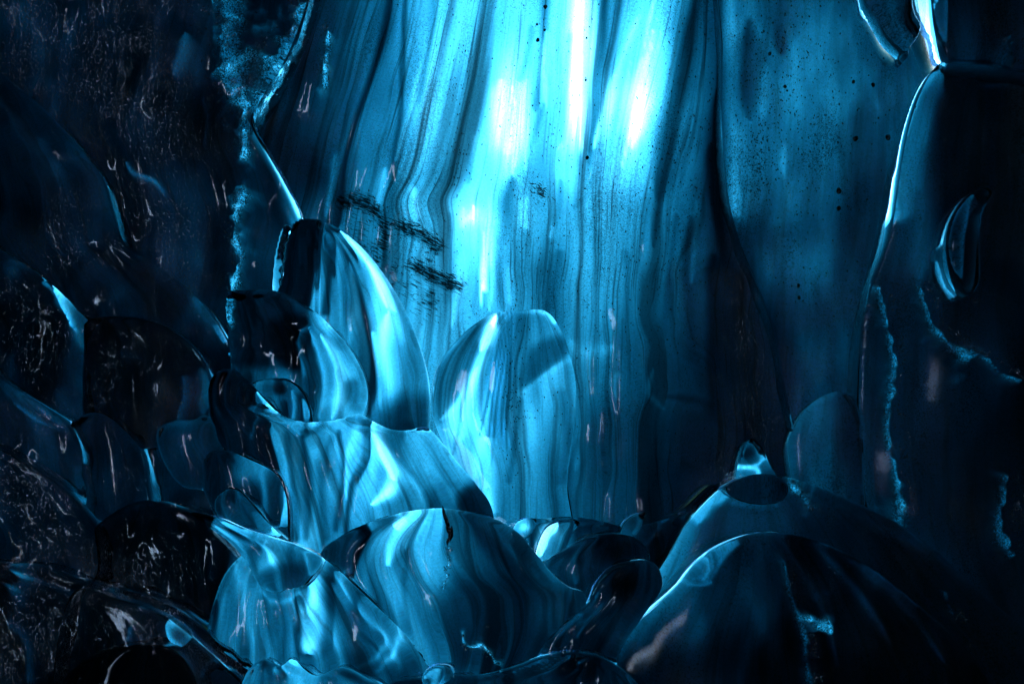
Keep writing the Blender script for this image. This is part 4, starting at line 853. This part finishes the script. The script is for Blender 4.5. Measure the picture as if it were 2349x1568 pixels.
Piece('ice_lobe', [(183, 1320), (196, 1240), (250, 1182), (330, 1147), (400, 1163), (460, 1184), (520, 1230), (565, 1292), (596, 1360), (620, 1450), (620, 1600), (500, 1660), (300, 1480), (200, 1420)], -0.92, 0.16,
      paint_cav, M_SILT, 'large hollow black lobe at the lower left with a blue lit right flank', LOBE, cell=5.5, shape=rel(.03, 90, 203), grit=lambda x, y: .9 * np.exp(-(((x - 330) / 90) ** 2 + ((y - 1330) / 60) ** 2)) + .05)
Piece('ice_rib', [(-300, 1275), (0, 1291), (90, 1297), (160, 1323), (250, 1344), (350, 1370), (430, 1410), (500, 1468), (562, 1514), (610, 1556), (640, 1700), (-300, 1760)], -1.15, 0.12,
      lobe_paint(.05, ('l', [(160, 1326), (260, 1350), (360, 1378), (440, 1424), (520, 1488), (600, 1555)], 10, .20, .7), ('l', [(400, 1400), (480, 1460), (560, 1520)], 9, .36, .7, .2), ('b', 20, 1340, 26, 60, .40, .7), ('l', [(-10, 1440), (30, 1460), (40, 1560)], 16, .28, .6)),
      M_SILT, 'long dark ice arc sweeping from the left edge toward the bottom', 'ice arc', cell=6.0, shape=rel(.02, 100, 205), grit=.7)
Piece('ice_rib', [(150, 1392), (180, 1350), (260, 1372), (340, 1398), (400, 1432), (450, 1475), (510, 1530), (560, 1580), (580, 1700), (150, 1700)], -1.28, 0.10,
      lobe_paint(.06, ('l', [(190, 1354), (300, 1385), (400, 1436), (470, 1495), (540, 1560)], 9, .24, .8), ('l', [(368, 1436), (382, 1470), (410, 1490)], 8, .55, .85, .2), ('l', [(430, 1470), (500, 1540)], 13, .40, .8), ('l', [(282, 1445), (276, 1475)], 4, .3, .7)),
      M_SILT, 'shorter ice arc with blue streaks, nested under the long arc', 'ice arc', cell=5.5, grit=.45)
Piece('ice_hollow', [(130, 1590), (170, 1530), (230, 1496), (310, 1478), (388, 1484), (430, 1520), (452, 1572), (460, 1700), (120, 1700)], -1.38, 0.12,
      lobe_paint(.02, ('l', [(440, 1530), (436, 1568)], 5, .3, .6)), M_SILT, 'pitch black rounded hollow in the bottom left corner area', 'ice hollow', cell=5.5)  # hollow's darkness put into a rounded piece as thick ice
Piece('ice_ripple', [(548, 1600), (570, 1535), (605, 1512), (640, 1528), (672, 1510), (700, 1530), (730, 1548), (780, 1530), (840, 1556), (900, 1600), (900, 1700), (548, 1700)], -1.38, 0.10,
      lobe_paint(.38, ('b', 600, 1535, 16, 12, .1, .8), ('l', [(580, 1530), (610, 1514), (640, 1530)], 4, .7, .7), ('b', 668, 1525, 10, 8, .8, .8), ('l', [(690, 1560), (660, 1540), (680, 1515)], 4, .6, .7), ('b', 790, 1560, 50, 20, .12, .8), ('l', [(710, 1545), (780, 1532), (850, 1560)], 4, .5, .7), ('b', 630, 1565, 20, 12, .12, .7)),
      M_DOME, 'knot of small ice ripples along the bottom edge, left of centre', 'ice ripple', cell=4.0)
rim = Piece('ice_ripple', [(840, 1640), (900, 1566), (968, 1558), (1020, 1552), (1100, 1550), (1180, 1532), (1250, 1507), (1330, 1500), (1400, 1520), (1480, 1590), (1500, 1700), (840, 1700)], -1.38, 0.10,
            lobe_paint(.16, ('l', [(890, 1566), (970, 1559), (1100, 1552), (1180, 1534), (1250, 1509), (1330, 1502)], 5, .55, .8), ('b', 1120, 1570, 60, 14, .06, .7), ('l', [(1180, 1560), (1260, 1530), (1330, 1520)], 8, .3, .6), ('b', 1330, 1550, 60, 26, .04, .7)),
            M_DOME, 'low ice rim along the bottom edge ending in a swirled knob', 'ice ripple', cell=4.5)
Piece('knob', [(968, 1560), (974, 1540), (1000, 1526), (1030, 1530), (1040, 1548), (1020, 1566), (985, 1580)], -1.46, 0.06,
      lobe_paint(.42, ('l', [(978, 1550), (1000, 1534), (1025, 1538)], 4, .8, .8), ('l', [(985, 1568), (1005, 1550), (1030, 1548)], 3, .12, .8)), M_DOME, None, None, cell=3.5, parent=rim)

# ------------------------------------------------------------------ frost veins grown into the dark ice
FROST = []


def frost(outline, host, label, V=.75, cat='frost vein', name='frost_vein', seed=0, spine=None):
    """frost along a centre line (x, y, half width): thin frosty ice in its host, loose crystals grown on the face"""
    host.veins.append((spine, V)); FROST.append((host, spine, name, label, cat, seed))


def frost_crystals(host, spine, name, label, cat, seed):
    rs = np.random.RandomState(900 + seed); P = spline([(a, b) for a, b, _ in spine], False, 8); hw = np.interp(np.arange(len(P)), np.arange(len(spine)) * 8, [c for _, _, c in spine])
    seg = np.linalg.norm(np.diff(P, axis=0), axis=1); area = float((seg * (hw[1:] + 3) * 2).sum()); n = int(min(2200, area / 15))
    k = rs.choice(len(seg), n, p=seg * (hw[1:] + 3) / (seg * (hw[1:] + 3)).sum()); t = rs.rand(n)
    px = P[k, 0] + t * (P[k + 1, 0] - P[k, 0]); py = P[k, 1] + t * (P[k + 1, 1] - P[k, 1]); s = rs.normal(0, .75, n) * (hw[k] + 3)
    px = px + s + rs.normal(0, 1.5, n); py = py + rs.normal(0, 4, n)
    ok = vnoise(px, py, 26, seed + 40) + .8 * vnoise(px, py, 9, seed) + .5 * vnoise(px, py, 4, seed + 1) > .05; px, py = px[ok], py[ok]
    V, F = [], []; o0 = np.array(pt(host, *spine[0][:2]))
    for x, y in zip(px, py):
        c = np.array(pt(host, x, y, .001)) - o0; L = rs.uniform(1.6, 4.6) / PPM; w = L * rs.uniform(.25, .5)
        d = rs.normal(0, 1, 3); d /= np.linalg.norm(d); u = np.cross(d, rs.normal(0, 1, 3)); u /= np.linalg.norm(u); v = np.cross(d, u); b = len(V)
        V += [c - d * L, c + u * w, c + v * w, c - u * w, c - v * w, c + d * L]
        F += [(b, b + 2, b + 1), (b, b + 3, b + 2), (b, b + 4, b + 3), (b, b + 1, b + 4), (b + 5, b + 1, b + 2), (b + 5, b + 2, b + 3), (b + 5, b + 3, b + 4), (b + 5, b + 4, b + 1)]
    me = bpy.data.meshes.new(name); me.from_pydata([tuple(q) for q in V], [], F); me.materials.append(M_FROST); me.update()
    o = bpy.data.objects.new(name, me); SC.collection.objects.link(o); o.location = o0; tag(o, label, cat, None, 'stuff')


frost(None, lwall, 'ragged blue frost vein running down the upper left wall', seed=1, V=.52, spine=[(514, -60, 36), (516, 40, 38), (526, 120, 42), (542, 190, 38), (552, 240, 26), (550, 300, 13), (545, 350, 7)])
frost(None, lwall, 'ragged blue frost vein slanting in from the top to meet the vertical one', seed=2, V=.42, spine=[(708, -60, 14), (685, 20, 28), (655, 80, 34), (622, 150, 34), (596, 205, 28), (572, 245, 12)])
frost(None, lwall, 'slim pale frost vein below the ragged ones, left of the tall dome', seed=3, V=.72, spine=[(545, 440, 14), (535, 480, 9), (530, 540, 8), (541, 575, 9), (534, 620, 8), (525, 668, 7)])
frost(None, d2, 'short frost vein on the left rim of the hollowed dome', seed=4, V=.5, spine=[(528, 672, 12), (530, 720, 6), (532, 768, 5)])
frost(None, curtain, 'small forked frost patch alone on the dark upper part of the curtain', seed=5, V=.62, cat='frost patch', name='frost_patch', spine=[(748, 60, 3), (742, 105, 5), (740, 140, 6), (737, 180, 7)])
frost(None, col, 'long thin frost vein winding down the right hand column to a hooked end', seed=6, V=0.30, spine=[(2046, 640, 5), (2062, 700, 6), (2076, 760, 6), (2084, 830, 7), (2074, 920, 8), (2070, 980, 7), (2082, 1060, 7), (2094, 1130, 9), (2102, 1195, 14), (2098, 1240, 8)])
frost(None, col, 'frost vein branching toward the right edge beside the curved lens', seed=7, V=0.30, spine=[(2136, 640, 4), (2152, 690, 6), (2172, 745, 7), (2200, 780, 12), (2232, 815, 22), (2262, 812, 8), (2300, 850, 5), (2349, 872, 4)])
frost(None, r2, 'bright bristling frost tuft on the nearest dark dome', seed=8, V=.4, cat='frost patch', name='frost_patch', spine=[(1842, 1420, 6), (1862, 1418, 16), (1886, 1428, 14), (1896, 1452, 6)])
frost(None, r1, 'splash of frost beside the black cap of the right hand dome', seed=9, V=0.36, cat='frost patch', name='frost_patch', spine=[(1808, 1105, 5), (1830, 1130, 10), (1850, 1150, 14), (1862, 1175, 9), (1884, 1170, 5)])
frost(None, r1, 'short frost smear low on the right slope', seed=10, V=0.20, cat='frost patch', name='frost_patch', spine=[(2166, 1362, 6), (2180, 1390, 9), (2192, 1424, 6)])
frost(None, col, 'scattered frost streak by the right edge', seed=11, V=0.20, cat='frost patch', name='frost_patch', spine=[(2325, 1092, 8), (2318, 1150, 7), (2312, 1210, 8), (2335, 1270, 12)])
frost(None, big, 'thin frosted thread hanging below the black crack', seed=12, V=.7, cat='frost vein', spine=[(1030, 1240, 3), (1034, 1270, 5), (1028, 1310, 3), (1018, 1350, 2)])
frost(None, big, 'zigzag frosted crack low on the largest dome', seed=13, V=.8, cat='frost vein', spine=[(1062, 1445, 3), (1068, 1472, 4), (1082, 1480, 5), (1104, 1474, 4), (1122, 1492, 4), (1138, 1515, 4)])
frost(None, funnel, 'frost threads beside the top of the funnel at the upper right', seed=14, V=0.20, cat='frost patch', name='frost_patch', spine=[(2330, 60, 4), (2342, 90, 6), (2338, 120, 5), (2330, 150, 6)])
frost(None, r2, 'dim frost vein running down the nearest dark dome', seed=15, V=.24, cat='frost vein', spine=[(1802, 1300, 2), (1815, 1370, 4), (1838, 1450, 6), (1848, 1520, 8), (1860, 1590, 8)])

PIECES.sort(key=lambda p: -p.y)
for i, p in enumerate(PIECES): build(p, i)
for q in FROST: frost_crystals(*q)
for p in PIECES:
    if p.parent is not None:
        p.obj.parent = p.parent.obj; p.obj.matrix_parent_inverse = p.parent.obj.matrix_world.inverted()
        p.obj.location = p.obj.location - p.parent.obj.location; p.obj.matrix_parent_inverse.identity()
# ------------------------------------------------------------------ the cave round the lens: floor, roof and sides, made pale to bounce fill light
def sheet(name, fn, nu, nv, mat):
    V = []; 
    for i in range(nu + 1):
        for j in range(nv + 1): V.append(fn(i / nu, j / nv))
    F = [(i * (nv + 1) + j, (i + 1) * (nv + 1) + j, (i + 1) * (nv + 1) + j + 1, i * (nv + 1) + j + 1) for i in range(nu) for j in range(nv)]
    o = mesh_np(name, np.array(V), np.array(F), mat); o['kind'] = 'structure'; return o


def wob(x, y, s, seed): return float(fbm(np.array([x]), np.array([y]), s, seed)[0])


X0, X1, Y0, Y1, Z0, Z1 = -6.4, 6.4, -17.0, 1.0, -3.6, 6.9
sheet('cave_floor', lambda u, v: (X0 - .8 + (X1 - X0 + 2.4) * u, Y0 - 1.6 + (Y1 - Y0 + 1.6) * v, Z0 + .35 * wob(u * 12, v * 18, 2.5, 401)), 60, 80, M_ROCK)
sheet('cave_roof', lambda u, v: (X0 - .8 + (X1 - X0 + 2.4) * u, Y0 - 1.6 + (Y1 - Y0 + 1.6) * v, Z1 + .35 * wob(u * 12, v * 18, 2.5, 402)), 60, 80, M_ROCK)
sheet('cave_side', lambda u, v: (X1 + .35 * wob(u * 18, v * 9, 2.2, 403), Y0 - .6 + (Y1 - Y0) * u, Z0 - 1.8 + (Z1 - Z0 + 3.6) * v), 80, 40, M_ROCK)


# left side open in one added crack; an unseen sunlit reflector outside feeds the glints
CR0, CR1 = -12.7, -11.3


def crack_front(u, v):
    y = CR1 + (Y1 - CR1) * u
    return (X0 - .3 * wob(u * 9, v * 9, 2.2, 404), y + (1 - u) * .35 * wob(v * 9, 3, 1.2, 405), Z0 - 1.8 + (Z1 - Z0 + 3.6) * v)


def crack_back(u, v):
    y = Y0 - 1.6 + (CR0 - Y0 + 1.6) * u
    return (X0 - .3 * wob(u * 18, v * 9, 2.2, 409), y + u * .35 * wob(v * 9, 3, 1.2, 410), Z0 - 1.8 + (Z1 - Z0 + 3.6) * v)


def crack_sill(u, v): return (X0 - .3 + .3 * wob(u * 3, v * 5, 2.0, 407), CR0 - .8 + (CR1 - CR0 + 1.6) * u, Z0 - 1.8 + 5.9 * v + .3 * v * wob(u * 8, 2, 1.3, 408))
def back_wall(u, v): return (X0 - .3 + (X1 - X0 + 2.1) * u, Y0 + .35 * wob(u * 12, v * 9, 2.2, 406), Z0 - 1.8 + (Z1 - Z0 + 3.6) * v)
def reflector(u, v): return (-7.6 - 13 * u, -19.0 + 10.0 * u * u - .6 * wob(u * 8, v * 6, 2.0, 411), Z0 - 1 + 22 * (1 - v) + .5 * wob(u * 9, v * 4, 2.5, 412))  # unseen sheet added outside to throw sunlight in for glints and grit


sheet('cave_side', crack_front, 40, 40, M_ROCK)
sheet('cave_side', crack_back, 60, 40, M_ROCK)
sheet('cave_side', crack_sill, 16, 24, M_ROCK)
sheet('cave_back', back_wall, 60, 40, M_ROCK)
sheet('snow_reflector', reflector, 40, 30, M_REFLECTOR)
# ------------------------------------------------------------------ silt, grit and cracks frozen onto the ice
def flakes(name, spots, p, mat, label, cat, kind=None, out=.004):
    """thin ragged chips lying in the face of the ice: (px, py, length, width, angle)"""
    V, F = [], []; bx = None
    for px, py, L, w, ang in spots:
        x, y, z = pt(p, px, py, out)
        if bx is None: bx = (x, y, z)
        c, s = math.cos(R(ang)), math.sin(R(ang)); L /= PPM; w /= PPM; b = len(V)
        for yy, k in ((y - .004, 1.0), (y + .012, .8)):
            for t, q in ((-.5, 0), (-.15, .5 * random.uniform(.5, 1)), (.2, .5 * random.uniform(.6, 1.1)), (.5, random.uniform(-.2, .2)), (.15, -.5 * random.uniform(.5, 1.1)), (-.25, -.5 * random.uniform(.4, 1))):
                u, v = t * L * k, q * w * k
                V.append((x + u * c - v * s - bx[0], yy - bx[1], z - u * s - v * c - bx[2]))
        F.append([b + i for i in range(6)][::-1]); F.append([b + 6 + i for i in range(6)])
        for i in range(6): F.append([b + i, b + (i + 1) % 6, b + 6 + (i + 1) % 6, b + 6 + i])
    me = bpy.data.meshes.new(name); me.from_pydata(V, [], F); me.materials.append(mat); me.update()
    o = bpy.data.objects.new(name, me); SC.collection.objects.link(o); o.location = bx
    tag(o, label, cat, None, kind); return o


def band(pts, n, spread, L, w, ang, seed, dens=None):
    rs = np.random.RandomState(seed); P = spline(pts, False, 8); out = []
    for _ in range(n):
        i = rs.randint(len(P)); q = P[i]; s = spread if dens is None else spread * dens[min(int(i / len(P) * len(dens)), len(dens) - 1)]
        out.append((q[0] + rs.normal(0, s), q[1] + rs.normal(0, s * .8), L * rs.uniform(.3, 1.6), w * rs.uniform(.35, 1.4), ang + rs.normal(0, 28)))
    return out


flakes('silt_inclusion', band([(785, 445), (830, 462), (865, 490), (875, 530), (870, 570)], 70, 14, 7, 2.4, 30, 1) , curtain, M_DEBRIS, 'feathery black silt patch frozen in the curtain just above the tall dome', 'silt patch', 'stuff')
flakes('silt_inclusion', band([(915, 512), (950, 530), (985, 548), (1003, 565), (990, 590)], 60, 12, 7, 2.4, 27, 3), curtain, M_DEBRIS, 'middle feathery silt patch, upper of the two beside the bright streaks', 'silt patch', 'stuff')
flakes('silt_inclusion', band([(945, 595), (965, 620), (1000, 640), (1040, 652)], 70, 12, 7, 2.4, 27, 4), curtain, M_DEBRIS, 'lowest feathery silt patch, ending in a ragged black point toward the centre', 'silt patch', 'stuff')
flakes('silt_inclusion', band([(1236, 425), (1242, 440)], 24, 9, 10, 2, 40, 7), curtain, M_DEBRIS, 'small star shaped silt spot in the bright middle of the curtain', 'silt spot', 'stuff')

rs = np.random.RandomState(5)
sp = []
for cx, cy_, sx_, sy_, n in [(1560, 330, 60, 200, 260), (1250, 250, 120, 160, 160), (1440, 420, 120, 120, 160), (1180, 920, 14, 90, 130), (1400, 700, 130, 160, 160), (1050, 300, 12, 160, 90), (1200, 650, 90, 200, 120), (1480, 800, 120, 160, 80), (900, 560, 60, 80, 40)]:
    for _ in range(n):
        x, y = cx + rs.normal(0, sx_), cy_ + rs.normal(0, sy_)
        if 700 < x < 1648 and -20 < y < 1180: sp.append((x, y, rs.uniform(2, 6), rs.uniform(1.5, 3.5), 80 + rs.normal(0, 25)))
flakes('fine_grit', sp, curtain, M_DEBRIS, 'fine black grit sprinkled over the streaked curtain', 'grit', 'stuff')
sp = []
for cx, cy_, sx_, sy_, n in [(1760, 170, 60, 140, 240), (1850, 250, 90, 140, 220), (1740, 360, 14, 60, 110), (1850, 520, 100, 120, 120)]:
    for _ in range(n):
        x, y = cx + rs.normal(0, sx_), cy_ + rs.normal(0, sy_)
        if 1675 < x < 2040 and -20 < y < 1000: sp.append((x, y, rs.uniform(2, 6), rs.uniform(1.5, 3.5), 70 + rs.normal(0, 30)))
flakes('fine_grit', sp, rwall, M_DEBRIS, 'fine black grit sprinkled over the dim wall right of the curtain', 'grit', 'stuff')


def pebble(px, py, r, p, label, group):
    V, F = [], []; n = 9; r = r / PPM
    ring = [(-1, .0), (-.6, .8), (0, 1.0), (.6, .75), (1, .0)]
    for a, k in ring:
        for i in range(n):
            t = 2 * math.pi * i / n; q = r * max(k, .02) * random.uniform(.8, 1.15)
            V.append((q * math.cos(t), a * r * .5, q * 1.2 * math.sin(t)))
    for j in range(4):
        for i in range(n): F.append((j * n + i, j * n + (i + 1) % n, (j + 1) * n + (i + 1) % n, (j + 1) * n + i))
    F.append(tuple(range(n))[::-1]); F.append(tuple(range(4 * n, 5 * n)))
    me = bpy.data.meshes.new('pebble'); me.from_pydata(V, [], F); me.materials.append(M_DEBRIS); me.update()
    for f in me.polygons: f.use_smooth = True
    o = bpy.data.objects.new('pebble', me); SC.collection.objects.link(o); o.location = pt(p, px, py, .0)
    tag(o, label, 'pebble', group)


for px, py, r in [(1234, 86, 4.5), (1232, 50, 3), (1251, 8, 5), (1344, 180, 3), (1347, 360, 4), (1250, 62, 3), (1346, 86, 2.5)]:
    pebble(px, py, r, curtain, 'small black pebble frozen into the brightest part of the curtain', 'pebbles in the bright curtain')
for px, py, r in [(2003, 195, 5), (1958, 188, 4), (1926, 436, 6), (1926, 476, 5), (1963, 318, 6), (2036, 316, 6), (1833, 682, 4), (1832, 655, 4), (1800, 200, 4), (1766, 124, 4)]:
    pebble(px, py, r, rwall, 'dark pebble frozen into the dim wall right of the curtain', 'pebbles in the dim right wall')

# the crack over the crest of the largest dome
flakes('crack', [(1020, 1180, 40, 7, 78), (1028, 1200, 34, 11, 70), (1036, 1222, 34, 13, 100), (1032, 1236, 26, 9, 112), (1024, 1186, 20, 8, 60), (1030, 1212, 30, 12, 75)], big, M_DEBRIS, 'short black crack splitting the crest of the largest dome', 'crack')
